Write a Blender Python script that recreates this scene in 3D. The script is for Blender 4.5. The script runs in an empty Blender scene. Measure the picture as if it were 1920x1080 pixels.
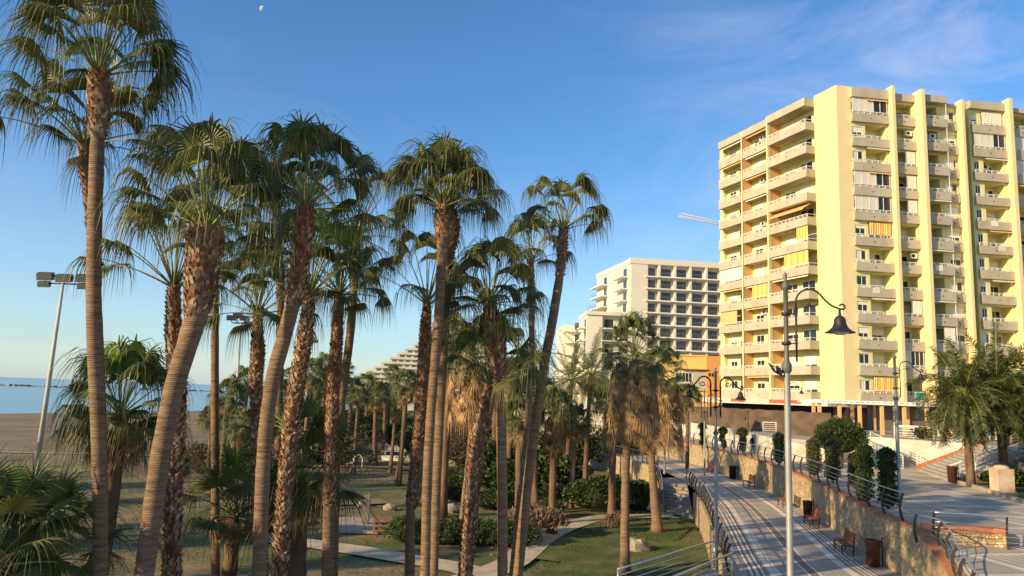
import bpy, math, random
from math import sin, cos, pi, radians, sqrt, atan2
from mathutils import Vector as V, Matrix, noise as mnoise
# ---------------------------------------------------------------- camera
SC = bpy.context.scene
COL = SC.collection
F = 1387.0; CAMZ = 8.3; PITCH = radians(8.25); ROLL = radians(2.1)
cd = bpy.data.cameras.new('camera'); cam = bpy.data.objects.new('camera', cd); COL.objects.link(cam)
cd.sensor_width = 36; cd.lens = 36 * F / 1920; cd.clip_start = .1; cd.clip_end = 40000
RM = Matrix.Rotation(pi / 2 + PITCH, 3, 'X') @ Matrix.Rotation(ROLL, 3, 'Z')
cam.matrix_world = Matrix.Translation((0, 0, CAMZ)) @ RM.to_4x4()
SC.camera = cam
# ---------------------------------------------------------------- sky + sun
SUN_EL = radians(20); SUN_BACK = radians(33)
SV = V((-cos(SUN_BACK) * cos(SUN_EL), -sin(SUN_BACK) * cos(SUN_EL), sin(SUN_EL)))
w = bpy.data.worlds.new('World'); SC.world = w; w.use_nodes = True
nt = w.node_tree; N = nt.nodes; L = nt.links; N.clear()
def wn(t, **k):
    n = N.new(t)
    for a, b in k.items(): setattr(n, a, b)
    return n
sky = wn('ShaderNodeTexSky', sky_type='NISHITA', sun_disc=False, sun_elevation=SUN_EL, sun_rotation=atan2(SV.x, SV.y))
sky.air_density = 1.0; sky.dust_density = .6; sky.ozone_density = 2.2; sky.altitude = 0
tc = wn('ShaderNodeTexCoord'); mp = wn('ShaderNodeMapping'); mp.inputs['Scale'].default_value = (1.0, 1.0, 3.2)
nz = wn('ShaderNodeTexNoise'); nz.inputs['Scale'].default_value = 2.6; nz.inputs['Detail'].default_value = 7; nz.inputs['Roughness'].default_value = .62; nz.inputs['Distortion'].default_value = .7
rp = wn('ShaderNodeValToRGB'); rp.color_ramp.elements[0].position = .47; rp.color_ramp.elements[0].color = (0, 0, 0, 1); rp.color_ramp.elements[1].position = .85; rp.color_ramp.elements[1].color = (.8, .8, .8, 1)
mx = wn('ShaderNodeMixRGB'); mx.inputs['Color2'].default_value = (5.2, 5.2, 6.4, 1)
bg = wn('ShaderNodeBackground'); bg.inputs['Strength'].default_value = .112; wo = wn('ShaderNodeOutputWorld')
# low bank of sea haze over the horizon
sp = wn('ShaderNodeSeparateXYZ'); hz = wn('ShaderNodeValToRGB')
e = hz.color_ramp.elements; e[0].position = .0; e[0].color = (.50, .50, .50, 1); e[1].position = .30; e[1].color = (0, 0, 0, 1)
x_ = e.new(.036); x_.color = (.55, .55, .55, 1); x_ = e.new(.044); x_.color = (.30, .30, .30, 1)
mh = wn('ShaderNodeMixRGB'); mh.inputs['Color2'].default_value = (5.0, 5.25, 5.1, 1)
hs = wn('ShaderNodeHueSaturation'); hs.inputs['Saturation'].default_value = 1.12
L.new(tc.outputs['Generated'], mp.inputs[0]); L.new(mp.outputs[0], nz.inputs['Vector']); L.new(nz.outputs['Fac'], rp.inputs[0])
tn = wn('ShaderNodeMixRGB', blend_type='MULTIPLY'); tn.inputs[0].default_value = 1; tn.inputs['Color2'].default_value = (.80, 1.07, 1.27, 1)
L.new(sky.outputs[0], hs.inputs['Color']); L.new(hs.outputs[0], tn.inputs['Color1']); L.new(tn.outputs[0], mx.inputs['Color1'])
cm = wn('ShaderNodeMapRange'); cm.inputs[1].default_value = .12; cm.inputs[2].default_value = .5; cm.inputs[3].default_value = .12; cm.inputs[4].default_value = 1
cmm = wn('ShaderNodeMath', operation='MULTIPLY'); sp0 = wn('ShaderNodeSeparateXYZ'); L.new(tc.outputs['Generated'], sp0.inputs[0]); L.new(sp0.outputs['X'], cm.inputs[0])
L.new(cm.outputs[0], cmm.inputs[0]); L.new(rp.outputs[0], cmm.inputs[1]); L.new(cmm.outputs[0], mx.inputs['Fac'])
L.new(tc.outputs['Generated'], sp.inputs[0]); L.new(sp.outputs['Z'], hz.inputs[0]); L.new(hz.outputs[0], mh.inputs['Fac'])
L.new(mx.outputs[0], mh.inputs['Color1']); L.new(mh.outputs[0], bg.inputs[0]); L.new(bg.outputs[0], wo.inputs[0])
sd = bpy.data.lights.new('sun', 'SUN'); sd.energy = 4.8; sd.angle = radians(.5); sd.color = (1, .765, .43)
so = bpy.data.objects.new('sun', sd); COL.objects.link(so); so.rotation_euler = SV.to_track_quat('Z', 'Y').to_euler(); so.location = (-30, -30, 60)
SC.view_settings.view_transform = 'Standard'; SC.view_settings.look = 'None'; SC.view_settings.exposure = .52; SC.view_settings.gamma = 1
# ---------------------------------------------------------------- points from the camera survey
def ray(px, py): return RM @ V(((px - 960) / F, (540 - py) / F, -1))
def G(px, py, z=0.0):
    d = ray(px, py); t = (z - CAMZ) / d.z; return V((d.x * t, d.y * t, z))
def D(px, py, Y):
    d = ray(px, py); t = Y / d.y; return V((d.x * t, Y, CAMZ + d.z * t))
def wplane(px, py, o, e):           # point on vertical plane through o along e ; returns (u, z)
    d = ray(px, py); n = V((-e.y, e.x)); t = (o.x * n.x + o.y * n.y) / (d.x * n.x + d.y * n.y)
    p = V((d.x * t, d.y * t)); return ((p - V((o.x, o.y))).dot(V((e.x, e.y))), CAMZ + d.z * t)
# ---------------------------------------------------------------- materials
def mat(name, col, rough=.8, col2=None, nscale=4.0, detail=5, bump=0.0, bscale=None, metal=0.0, spec=.3, island=0.0, trans=0.0, stretch=None, lo=.35, hi=.65):
    m = bpy.data.materials.new(name); m.use_nodes = True; nt = m.node_tree; b = nt.nodes['Principled BSDF']
    b.inputs['Roughness'].default_value = rough; b.inputs['Metallic'].default_value = metal; b.inputs['Specular IOR Level'].default_value = spec
    c = None; tcn = nt.nodes.new('ShaderNodeTexCoord'); src = tcn.outputs['Object']
    if stretch:
        mpn = nt.nodes.new('ShaderNodeMapping'); mpn.inputs['Scale'].default_value = stretch; nt.links.new(src, mpn.inputs[0]); src = mpn.outputs[0]
    if col2:
        n = nt.nodes.new('ShaderNodeTexNoise'); n.inputs['Scale'].default_value = nscale; n.inputs['Detail'].default_value = detail; nt.links.new(src, n.inputs['Vector'])
        r = nt.nodes.new('ShaderNodeValToRGB'); r.color_ramp.elements[0].position = lo; r.color_ramp.elements[1].position = hi
        r.color_ramp.elements[0].color = (*col, 1); r.color_ramp.elements[1].color = (*col2, 1)
        nt.links.new(n.outputs['Fac'], r.inputs[0]); c = r.outputs[0]
    if island:
        g = nt.nodes.new('ShaderNodeNewGeometry'); h = nt.nodes.new('ShaderNodeHueSaturation')
        mr = nt.nodes.new('ShaderNodeMapRange'); mr.inputs[3].default_value = 1 - island; mr.inputs[4].default_value = 1 + island
        nt.links.new(g.outputs['Random Per Island'], mr.inputs[0]); nt.links.new(mr.outputs[0], h.inputs['Value'])
        if c: nt.links.new(c, h.inputs['Color'])
        else: h.inputs['Color'].default_value = (*col, 1)
        c = h.outputs[0]
    if c: nt.links.new(c, b.inputs['Base Color'])
    else: b.inputs['Base Color'].default_value = (*col, 1)
    if bump:
        n2 = nt.nodes.new('ShaderNodeTexNoise'); n2.inputs['Scale'].default_value = bscale or nscale * 4; n2.inputs['Detail'].default_value = 4; nt.links.new(src, n2.inputs['Vector'])
        bp = nt.nodes.new('ShaderNodeBump'); bp.inputs['Strength'].default_value = min(1, bump); bp.inputs['Distance'].default_value = .05
        nt.links.new(n2.outputs['Fac'], bp.inputs['Height']); nt.links.new(bp.outputs[0], b.inputs['Normal'])
    if trans:
        t = nt.nodes.new('ShaderNodeBsdfTranslucent'); ms = nt.nodes.new('ShaderNodeMixShader'); ms.inputs[0].default_value = trans
        if c: nt.links.new(c, t.inputs[0])
        else: t.inputs[0].default_value = (*col, 1)
        o = nt.nodes['Material Output']; nt.links.new(b.outputs[0], ms.inputs[1]); nt.links.new(t.outputs[0], ms.inputs[2]); nt.links.new(ms.outputs[0], o.inputs[0])
    return m
M = {}
M['leaf'] = mat('palm_leaf', (.060, .075, .018), .5, (.16, .165, .04), 1.5, island=.3, trans=.22, spec=.5)
M['leaf_fresh'] = mat('palm_leaf_fresh', (.09, .15, .025), .42, (.18, .24, .04), 1.5, island=.25, trans=.3, spec=.5)
M['leaf_old'] = mat('palm_leaf_old', (.15, .13, .035), .5, (.10, .11, .03), 1.5, island=.3, trans=.2)
M['petiole'] = mat('petiole', (.20, .20, .055), .5, island=.3)
M['dead'] = mat('dead_frond', (.50, .31, .14), .8, (.26, .145, .06), 2, island=.45, trans=.2)
M['boot_red'] = mat('boot_red', (.36, .15, .07), .85, (.17, .065, .035), 6, island=.5)
M['boot_tan'] = mat('boot_tan', (.50, .38, .24), .85, (.24, .14, .08), 6, island=.4)
M['feather'] = mat('feather_leaf', (.085, .11, .03), .5, (.14, .15, .045), 1.5, island=.3, trans=.2)
M['feather_dark'] = mat('feather_leaf_dark', (.035, .048, .012), .5, (.11, .12, .03), 1.2, island=.3, trans=.2)
M['bush'] = mat('bush_leaf', (.032, .055, .013), .55, (.07, .10, .025), 2, island=.4, trans=.15)
M['bush_olive'] = mat('bush_olive', (.07, .085, .03), .6, (.12, .12, .04), 2, island=.4, trans=.15)
M['topiary'] = mat('topiary_leaf', (.018, .038, .008), .6, (.045, .075, .016), 3, island=.4, trans=.1)
M['topiary_dry'] = mat('topiary_dry', (.08, .085, .025), .6, (.13, .10, .04), 3, island=.4, trans=.1)
M['twig'] = mat('twig', (.22, .15, .09), .9, (.12, .08, .05), 3, island=.3)
M['drygrass'] = mat('dry_plant', (.28, .19, .12), .9, (.16, .10, .07), 3, island=.35, trans=.15)
M['core'] = mat('bush_core', (.02, .03, .01), .9)  # dark blobs added inside the foliage to block light
M['rock'] = mat('rock', (.38, .32, .24), .9, (.22, .18, .13), 2, bump=.8, bscale=6)
M['white'] = mat('white_paint', (.78, .76, .70), .6, (.66, .63, .57), 1.5)
M['whitewall'] = mat('white_wall', (.66, .61, .48), .85, (.44, .39, .29), .6, detail=8, bump=.2)
M['steel'] = mat('brushed_steel', (.62, .60, .56), .35, metal=.85, spec=.5)
M['galv'] = mat('galvanised_pole', (.26, .25, .22), .55, (.34, .33, .29), 3, metal=.3)
M['galvdark'] = mat('weathered_pole', (.11, .11, .10), .6, (.17, .165, .15), 3, metal=.3)
M['iron'] = mat('dark_iron', (.028, .026, .026), .5, metal=.3, spec=.5)
M['postiron'] = mat('rail_post_iron', (.05, .04, .035), .5, metal=.4, spec=.5)
M['black'] = mat('black', (.012, .012, .012), .5)
M['glass_lamp'] = mat('lamp_glass', (.55, .56, .55), .2, spec=.6)
M['concrete'] = mat('concrete', (.42, .38, .32), .9, (.34, .30, .25), 2, detail=8, bump=.2)
M['slab'] = mat('pale_slab', (.38, .33, .27), .9, (.28, .24, .19), 2, detail=8)
M['woodred'] = mat('red_wood', (.36, .08, .03), .6, (.24, .05, .02), 3, island=.2)
M['binbrown'] = mat('bin_brown', (.10, .035, .022), .5, (.07, .025, .018), 4)
M['capred'] = mat('orange_coping', (.46, .19, .09), .85, (.34, .13, .065), 5, bump=.3)
M['showercol'] = mat('shower_concrete', (.20, .18, .15), .9, (.14, .125, .10), 3)
M['shopshade'] = mat('shop_awning_shade', (.20, .17, .14), .8, (.12, .10, .085), .4)  # grey-brown tone stands for the shaded interior under the shop awnings
M['crate'] = mat('crate_wood', (.30, .17, .08), .8, (.20, .11, .055), 4)
M['skin'] = mat('skin', (.45, .26, .17), .6); M['navy'] = mat('navy_cloth', (.01, .014, .045), .9); M['greencloth'] = mat('green_cloth', (.01, .16, .035), .9); M['hair'] = mat('hair', (.02, .014, .01), .8); M['shoe'] = mat('white_shoe', (.6, .6, .6), .7)
# building
M['yel'] = mat('yellow_render', (.74, .66, .30), .85, (.68, .60, .265), .5, detail=10, stretch=(1, 1, .12))
M['yel2'] = mat('yellow_render_pale', (.76, .62, .33), .85, (.72, .58, .30), .35, detail=8)
M['parapet'] = mat('parapet_render', (.48, .41, .305), .85, (.40, .34, .25), .8, detail=10, stretch=(1, 1, .3))
M['orange'] = mat('salmon_render', (.72, .42, .17), .85, (.66, .38, .15), .5)
M['pane'] = mat('window_glass', (.02, .022, .025), .1, spec=.5)
M['curtain'] = mat('curtain', (.72, .68, .58), .9, (.55, .50, .42), 6, stretch=(8, 8, .2))
M['shutter'] = mat('shutter', (.74, .69, .55), .7)
M['hotel'] = mat('hotel_render', (.68, .62, .50), .85, (.63, .57, .46), .1)
M['hotelpane'] = mat('hotel_glass', (.07, .07, .075), .12, (.03, .03, .035), .3, spec=.8)
M['pyr'] = mat('weathered_concrete_block', (.50, .47, .40), .85, (.44, .41, .35), .1)
M['ochre'] = mat('ochre_render', (.78, .50, .16), .85, (.72, .45, .13), .3)
M['orangewall'] = mat('orange_wall', (.60, .29, .09), .85)
M['rust'] = mat('brown_screen', (.10, .065, .042), .9, (.18, .12, .075), .5, detail=3, stretch=(1, 1, 2), lo=.42, hi=.75)
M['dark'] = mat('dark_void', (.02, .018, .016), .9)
M['crane'] = mat('crane_steel', (.62, .55, .45), .6)
M['floodface'] = mat('flood_housing', (.09, .085, .08), .5, metal=.3)
M['teal'] = mat('teal_towel', (.03, .35, .28), .9)
M['redpaint'] = mat('red_band', (.45, .10, .06), .8)
M['moonm'] = mat('moon_rock', (.42, .46, .50), 1, (.34, .38, .42), .15)
M['hillm'] = mat('wooded_hill', (.07, .09, .05), .9, (.12, .12, .07), .02)

def striped(name, c1, c2, scale):
    m = bpy.data.materials.new(name); m.use_nodes = True; nt = m.node_tree; b = nt.nodes['Principled BSDF']; b.inputs['Roughness'].default_value = .85
    g = nt.nodes.new('ShaderNodeTexCoord'); wv = nt.nodes.new('ShaderNodeTexWave'); wv.inputs['Scale'].default_value = scale; wv.bands_direction = 'X'
    mpn = nt.nodes.new('ShaderNodeMapping'); nt.links.new(g.outputs['UV'], mpn.inputs[0]); nt.links.new(mpn.outputs[0], wv.inputs['Vector'])
    r = nt.nodes.new('ShaderNodeValToRGB'); r.color_ramp.interpolation = 'CONSTANT'; r.color_ramp.elements[1].position = .5
    r.color_ramp.elements[0].color = (*c1, 1); r.color_ramp.elements[1].color = (*c2, 1)
    nt.links.new(wv.outputs['Fac'], r.inputs[0]); nt.links.new(r.outputs[0], b.inputs['Base Color'])
    return m
M['stripe'] = striped('striped_awning', (.72, .25, .02), (.85, .66, .25), .42)

def bark():
    m = bpy.data.materials.new('smooth_palm_bark'); m.use_nodes = True; nt = m.node_tree; b = nt.nodes['Principled BSDF']; b.inputs['Roughness'].default_value = .85
    g = nt.nodes.new('ShaderNodeTexCoord'); mpn = nt.nodes.new('ShaderNodeMapping'); mpn.inputs['Scale'].default_value = (1.2, 1.2, 9); nt.links.new(g.outputs['Object'], mpn.inputs[0])
    n = nt.nodes.new('ShaderNodeTexNoise'); n.inputs['Scale'].default_value = 2.2; n.inputs['Detail'].default_value = 6; nt.links.new(mpn.outputs[0], n.inputs['Vector'])
    wv = nt.nodes.new('ShaderNodeTexWave'); wv.bands_direction = 'Z'; wv.inputs['Scale'].default_value = 7.5; wv.inputs['Distortion'].default_value = 5.0; wv.inputs['Detail'].default_value = 3; wv.inputs['Detail Scale'].default_value = 2
    nt.links.new(g.outputs['Object'], wv.inputs['Vector'])
    r = nt.nodes.new('ShaderNodeValToRGB'); r.color_ramp.elements[0].position = .3; r.color_ramp.elements[1].position = .72
    r.color_ramp.elements[0].color = (.13, .075, .042, 1); r.color_ramp.elements[1].color = (.33, .205, .115, 1)
    nt.links.new(n.outputs['Fac'], r.inputs[0])
    mm = nt.nodes.new('ShaderNodeMixRGB'); mm.blend_type = 'MULTIPLY'; mm.inputs[0].default_value = .38
    r2 = nt.nodes.new('ShaderNodeValToRGB'); r2.color_ramp.elements[0].color = (.45, .42, .4, 1); r2.color_ramp.elements[0].position = .05; r2.color_ramp.elements[1].position = .35
    nt.links.new(wv.outputs['Fac'], r2.inputs[0]); nt.links.new(r.outputs[0], mm.inputs[1]); nt.links.new(r2.outputs[0], mm.inputs[2]); nt.links.new(mm.outputs[0], b.inputs['Base Color'])
    bp = nt.nodes.new('ShaderNodeBump'); bp.inputs['Strength'].default_value = .5; bp.inputs['Distance'].default_value = .02
    nt.links.new(wv.outputs['Fac'], bp.inputs['Height']); nt.links.new(bp.outputs[0], b.inputs['Normal'])
    return m
M['bark'] = bark()
M['barkdark'] = mat('fibrous_bark', (.20, .12, .07), .9, (.10, .055, .035), 3, bump=.7, bscale=14, stretch=(1, 1, .4))

def stonewall():
    m = bpy.data.materials.new('rubble_stone'); m.use_nodes = True; nt = m.node_tree; b = nt.nodes['Principled BSDF']; b.inputs['Roughness'].default_value = .9
    g = nt.nodes.new('ShaderNodeTexCoord')
    v1 = nt.nodes.new('ShaderNodeTexVoronoi'); v1.inputs['Scale'].default_value = 5.6; v2 = nt.nodes.new('ShaderNodeTexVoronoi'); v2.feature = 'DISTANCE_TO_EDGE'; v2.inputs['Scale'].default_value = 5.6
    for v in (v1, v2): nt.links.new(g.outputs['Object'], v.inputs['Vector'])
    r = nt.nodes.new('ShaderNodeValToRGB'); r.color_ramp.elements[0].color = (.36, .25, .13, 1); r.color_ramp.elements[1].color = (.60, .45, .25, 1)
    sx = nt.nodes.new('ShaderNodeSeparateColor'); nt.links.new(v1.outputs['Color'], sx.inputs[0]); nt.links.new(sx.outputs[0], r.inputs[0])
    r2 = nt.nodes.new('ShaderNodeValToRGB'); r2.color_ramp.elements[0].position = .01; r2.color_ramp.elements[0].color = (.30, .22, .14, 1); r2.color_ramp.elements[1].position = .07; r2.color_ramp.elements[1].color = (1, 1, 1, 1)
    nt.links.new(v2.outputs['Distance'], r2.inputs[0])
    mm = nt.nodes.new('ShaderNodeMixRGB'); mm.blend_type = 'MULTIPLY'; mm.inputs[0].default_value = .5
    nt.links.new(r.outputs[0], mm.inputs[1]); nt.links.new(r2.outputs[0], mm.inputs[2]); nt.links.new(mm.outputs[0], b.inputs['Base Color'])
    bp = nt.nodes.new('ShaderNodeBump'); bp.inputs['Strength'].default_value = .8; bp.inputs['Distance'].default_value = .06
    nt.links.new(r2.outputs[0], bp.inputs['Height']); nt.links.new(bp.outputs[0], b.inputs['Normal'])
    return m
M['stone'] = stonewall()

def node(nt, t, **k):
    n = nt.nodes.new(t)
    for a, b in k.items(): setattr(n, a, b)
    return n
def mathn(nt, op, a, b=None, c=None):
    n = nt.nodes.new('ShaderNodeMath'); n.operation = op
    for i, v in enumerate((a, b, c)):
        if v is None: continue
        if hasattr(v, 'is_linked'): nt.links.new(v, n.inputs[i])
        else: n.inputs[i].default_value = v
    return n.outputs[0]
def promenade_mat():
    m = bpy.data.materials.new('promenade_paving'); m.use_nodes = True; nt = m.node_tree; b = nt.nodes['Principled BSDF']; b.inputs['Roughness'].default_value = .75
    g = nt.nodes.new('ShaderNodeTexCoord'); s = nt.nodes.new('ShaderNodeSeparateXYZ'); nt.links.new(g.outputs['UV'], s.inputs[0])
    u = s.outputs[0]; v = s.outputs[1]
    r = nt.nodes.new('ShaderNodeValToRGB'); cr = r.color_ramp; cr.interpolation = 'CONSTANT'
    grey = (.40, .345, .27, 1); lt = (.78, .67, .51, 1); red = (.27, .16, .11, 1)
    stops = [(0, grey), (.09, red), (.103, lt), (.121, red), (.136, lt), (.154, red), (.169, lt), (.187, red), (.20, grey), (.215, lt), (.275, grey), (.43, lt), (.442, red), (.50, lt), (.512, grey),
             (.685, lt), (.742, grey), (.75, red), (.763, lt), (.781, red), (.796, lt), (.814, red), (.829, lt), (.847, red), (.86, grey)]
    cr.elements[0].position = 0; cr.elements[0].color = grey; cr.elements[1].position = stops[1][0]; cr.elements[1].color = stops[1][1]
    for p, c in stops[2:]:
        e = cr.elements.new(p); e.color = c
    nt.links.new(u, r.inputs[0])
    # slab joints across and along
    jv = mathn(nt, 'PINGPONG', v, 0.6); j1 = mathn(nt, 'LESS_THAN', jv, .02)
    ju = mathn(nt, 'PINGPONG', mathn(nt, 'MULTIPLY', u, 7.0), .3); j2 = mathn(nt, 'LESS_THAN', ju, .012)
    jb = mathn(nt, 'PINGPONG', v, 3.6); j3 = mathn(nt, 'LESS_THAN', jb, .07)
    j = mathn(nt, 'MAXIMUM', j1, j2)
    n = nt.nodes.new('ShaderNodeTexNoise'); n.inputs['Scale'].default_value = .9; n.inputs['Detail'].default_value = 8; nt.links.new(g.outputs['Object'], n.inputs['Vector'])
    vr = nt.nodes.new('ShaderNodeMapRange'); vr.inputs[3].default_value = .62; vr.inputs[4].default_value = 1.35; nt.links.new(n.outputs['Fac'], vr.inputs[0])
    mj = node(nt, 'ShaderNodeMixRGB'); mj.inputs[2].default_value = (.12, .10, .085, 1); nt.links.new(mathn(nt, 'MULTIPLY', j, .6), mj.inputs[0]); nt.links.new(r.outputs[0], mj.inputs[1])
    m3 = node(nt, 'ShaderNodeMixRGB'); m3.inputs[2].default_value = (.16, .12, .10, 1); nt.links.new(j3, m3.inputs[0]); nt.links.new(mj.outputs[0], m3.inputs[1])
    hv = node(nt, 'ShaderNodeHueSaturation'); nt.links.new(vr.outputs[0], hv.inputs['Value']); nt.links.new(m3.outputs[0], hv.inputs['Color']); nt.links.new(hv.outputs[0], b.inputs['Base Color'])
    bp = nt.nodes.new('ShaderNodeBump'); bp.inputs['Strength'].default_value = .3; bp.inputs['Distance'].default_value = .01; nt.links.new(n.outputs['Fac'], bp.inputs['Height']); nt.links.new(bp.outputs[0], b.inputs['Normal'])
    return m
M['prom'] = promenade_mat()
def plaza_mat():
    m = bpy.data.materials.new('plaza_paving'); m.use_nodes = True; nt = m.node_tree; b = nt.nodes['Principled BSDF']; b.inputs['Roughness'].default_value = .75
    g = nt.nodes.new('ShaderNodeTexCoord'); mpn = nt.nodes.new('ShaderNodeMapping'); mpn.inputs['Rotation'].default_value = (0, 0, radians(-10)); nt.links.new(g.outputs['Object'], mpn.inputs[0])
    s = nt.nodes.new('ShaderNodeSeparateXYZ'); nt.links.new(mpn.outputs[0], s.inputs[0]); x = s.outputs[0]; y = s.outputs[1]
    n = nt.nodes.new('ShaderNodeTexNoise'); n.inputs['Scale'].default_value = .7; n.inputs['Detail'].default_value = 8; nt.links.new(g.outputs['Object'], n.inputs['Vector'])
    lx = mathn(nt, 'LESS_THAN', mathn(nt, 'PINGPONG', x, 1.5), .13)
    ly = mathn(nt, 'LESS_THAN', mathn(nt, 'PINGPONG', y, 1.5), .13)
    light = mathn(nt, 'MAXIMUM', lx, ly)
    chk = node(nt, 'ShaderNodeTexChecker'); chk.inputs['Scale'].default_value = 1 / 3.0; nt.links.new(mpn.outputs[0], chk.inputs['Vector'])
    fl = mathn(nt, 'LESS_THAN', mathn(nt, 'PINGPONG', x, .2), .07)
    fine = mathn(nt, 'MULTIPLY', fl, chk.outputs['Fac'])
    c1 = node(nt, 'ShaderNodeMixRGB'); c1.inputs[1].default_value = (.38, .31, .225, 1); c1.inputs[2].default_value = (.60, .47, .34, 1); nt.links.new(fine, c1.inputs[0])
    c2 = node(nt, 'ShaderNodeMixRGB'); c2.inputs[2].default_value = (.66, .55, .42, 1); nt.links.new(light, c2.inputs[0]); nt.links.new(c1.outputs[0], c2.inputs[1])
    vr = nt.nodes.new('ShaderNodeMapRange'); vr.inputs[3].default_value = .65; vr.inputs[4].default_value = 1.35; nt.links.new(n.outputs['Fac'], vr.inputs[0])
    hv = node(nt, 'ShaderNodeHueSaturation'); nt.links.new(vr.outputs[0], hv.inputs['Value']); nt.links.new(c2.outputs[0], hv.inputs['Color']); nt.links.new(hv.outputs[0], b.inputs['Base Color'])
    return m
M['plaza'] = plaza_mat()
def ground_mat():
    m = bpy.data.materials.new('park_ground'); m.use_nodes = True; nt = m.node_tree; b = nt.nodes['Principled BSDF']; b.inputs['Roughness'].default_value = .95
    g = nt.nodes.new('ShaderNodeTexCoord')
    n = node(nt, 'ShaderNodeTexNoise'); n.inputs['Scale'].default_value = .11; n.inputs['Detail'].default_value = 9; n.inputs['Roughness'].default_value = .65; nt.links.new(g.outputs['Object'], n.inputs['Vector'])
    n2 = node(nt, 'ShaderNodeTexNoise'); n2.inputs['Scale'].default_value = 3; n2.inputs['Detail'].default_value = 8; n2.inputs['Roughness'].default_value = .7; nt.links.new(g.outputs['Object'], n2.inputs['Vector'])
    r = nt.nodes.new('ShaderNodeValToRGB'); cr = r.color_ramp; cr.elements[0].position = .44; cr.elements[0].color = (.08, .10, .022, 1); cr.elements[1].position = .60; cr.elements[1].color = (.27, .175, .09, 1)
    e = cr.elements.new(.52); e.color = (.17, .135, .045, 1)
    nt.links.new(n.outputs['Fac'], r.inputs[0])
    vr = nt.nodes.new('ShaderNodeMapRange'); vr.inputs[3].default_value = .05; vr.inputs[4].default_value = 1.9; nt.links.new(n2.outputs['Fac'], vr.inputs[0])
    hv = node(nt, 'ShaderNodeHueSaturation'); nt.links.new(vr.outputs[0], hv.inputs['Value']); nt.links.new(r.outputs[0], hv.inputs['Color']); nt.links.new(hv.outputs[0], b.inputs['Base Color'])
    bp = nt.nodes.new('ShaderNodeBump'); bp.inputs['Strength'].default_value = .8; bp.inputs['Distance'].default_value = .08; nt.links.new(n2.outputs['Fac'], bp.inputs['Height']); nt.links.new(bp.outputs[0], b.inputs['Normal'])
    return m
M['ground'] = ground_mat()
M['sand'] = mat('beach_sand', (.27, .19, .105), .95, (.18, .125, .07), .12, detail=9, bump=.6, bscale=2.2)
M['lawn'] = mat('lawn_turf', (.05, .08, .018), .95, (.15, .14, .04), .7, detail=9, bump=.9, bscale=12)
M['grassblade'] = mat('grass_blades', (.055, .10, .02), .8, (.12, .14, .04), .6, island=.4, trans=.2)
M['pathm'] = mat('path_concrete', (.55, .44, .31), .9, (.40, .31, .21), 1.2, detail=8, bump=.2)
def planks():
    m = mat('plank_path', (.36, .30, .23), .9, (.26, .21, .16), 2); return m
def sea_mat():
    m = bpy.data.materials.new('sea_water'); m.use_nodes = True; nt = m.node_tree; b = nt.nodes['Principled BSDF']
    b.inputs['Base Color'].default_value = (.05, .19, .29, 1); b.inputs['Roughness'].default_value = .2; b.inputs['Specular IOR Level'].default_value = .6
    g = nt.nodes.new('ShaderNodeTexCoord'); mpn = node(nt, 'ShaderNodeMapping'); mpn.inputs['Scale'].default_value = (.25, .6, 1); nt.links.new(g.outputs['Object'], mpn.inputs[0])
    n = node(nt, 'ShaderNodeTexNoise'); n.inputs['Scale'].default_value = .5; n.inputs['Detail'].default_value = 8; n.inputs['Roughness'].default_value = .6; nt.links.new(mpn.outputs[0], n.inputs['Vector'])
    bp = nt.nodes.new('ShaderNodeBump'); bp.inputs['Strength'].default_value = .35; bp.inputs['Distance'].default_value = .5; nt.links.new(n.outputs['Fac'], bp.inputs['Height']); nt.links.new(bp.outputs[0], b.inputs['Normal'])
    return m
M['sea'] = sea_mat(); M['foam'] = mat('foam', (.75, .75, .75), .8)
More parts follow.
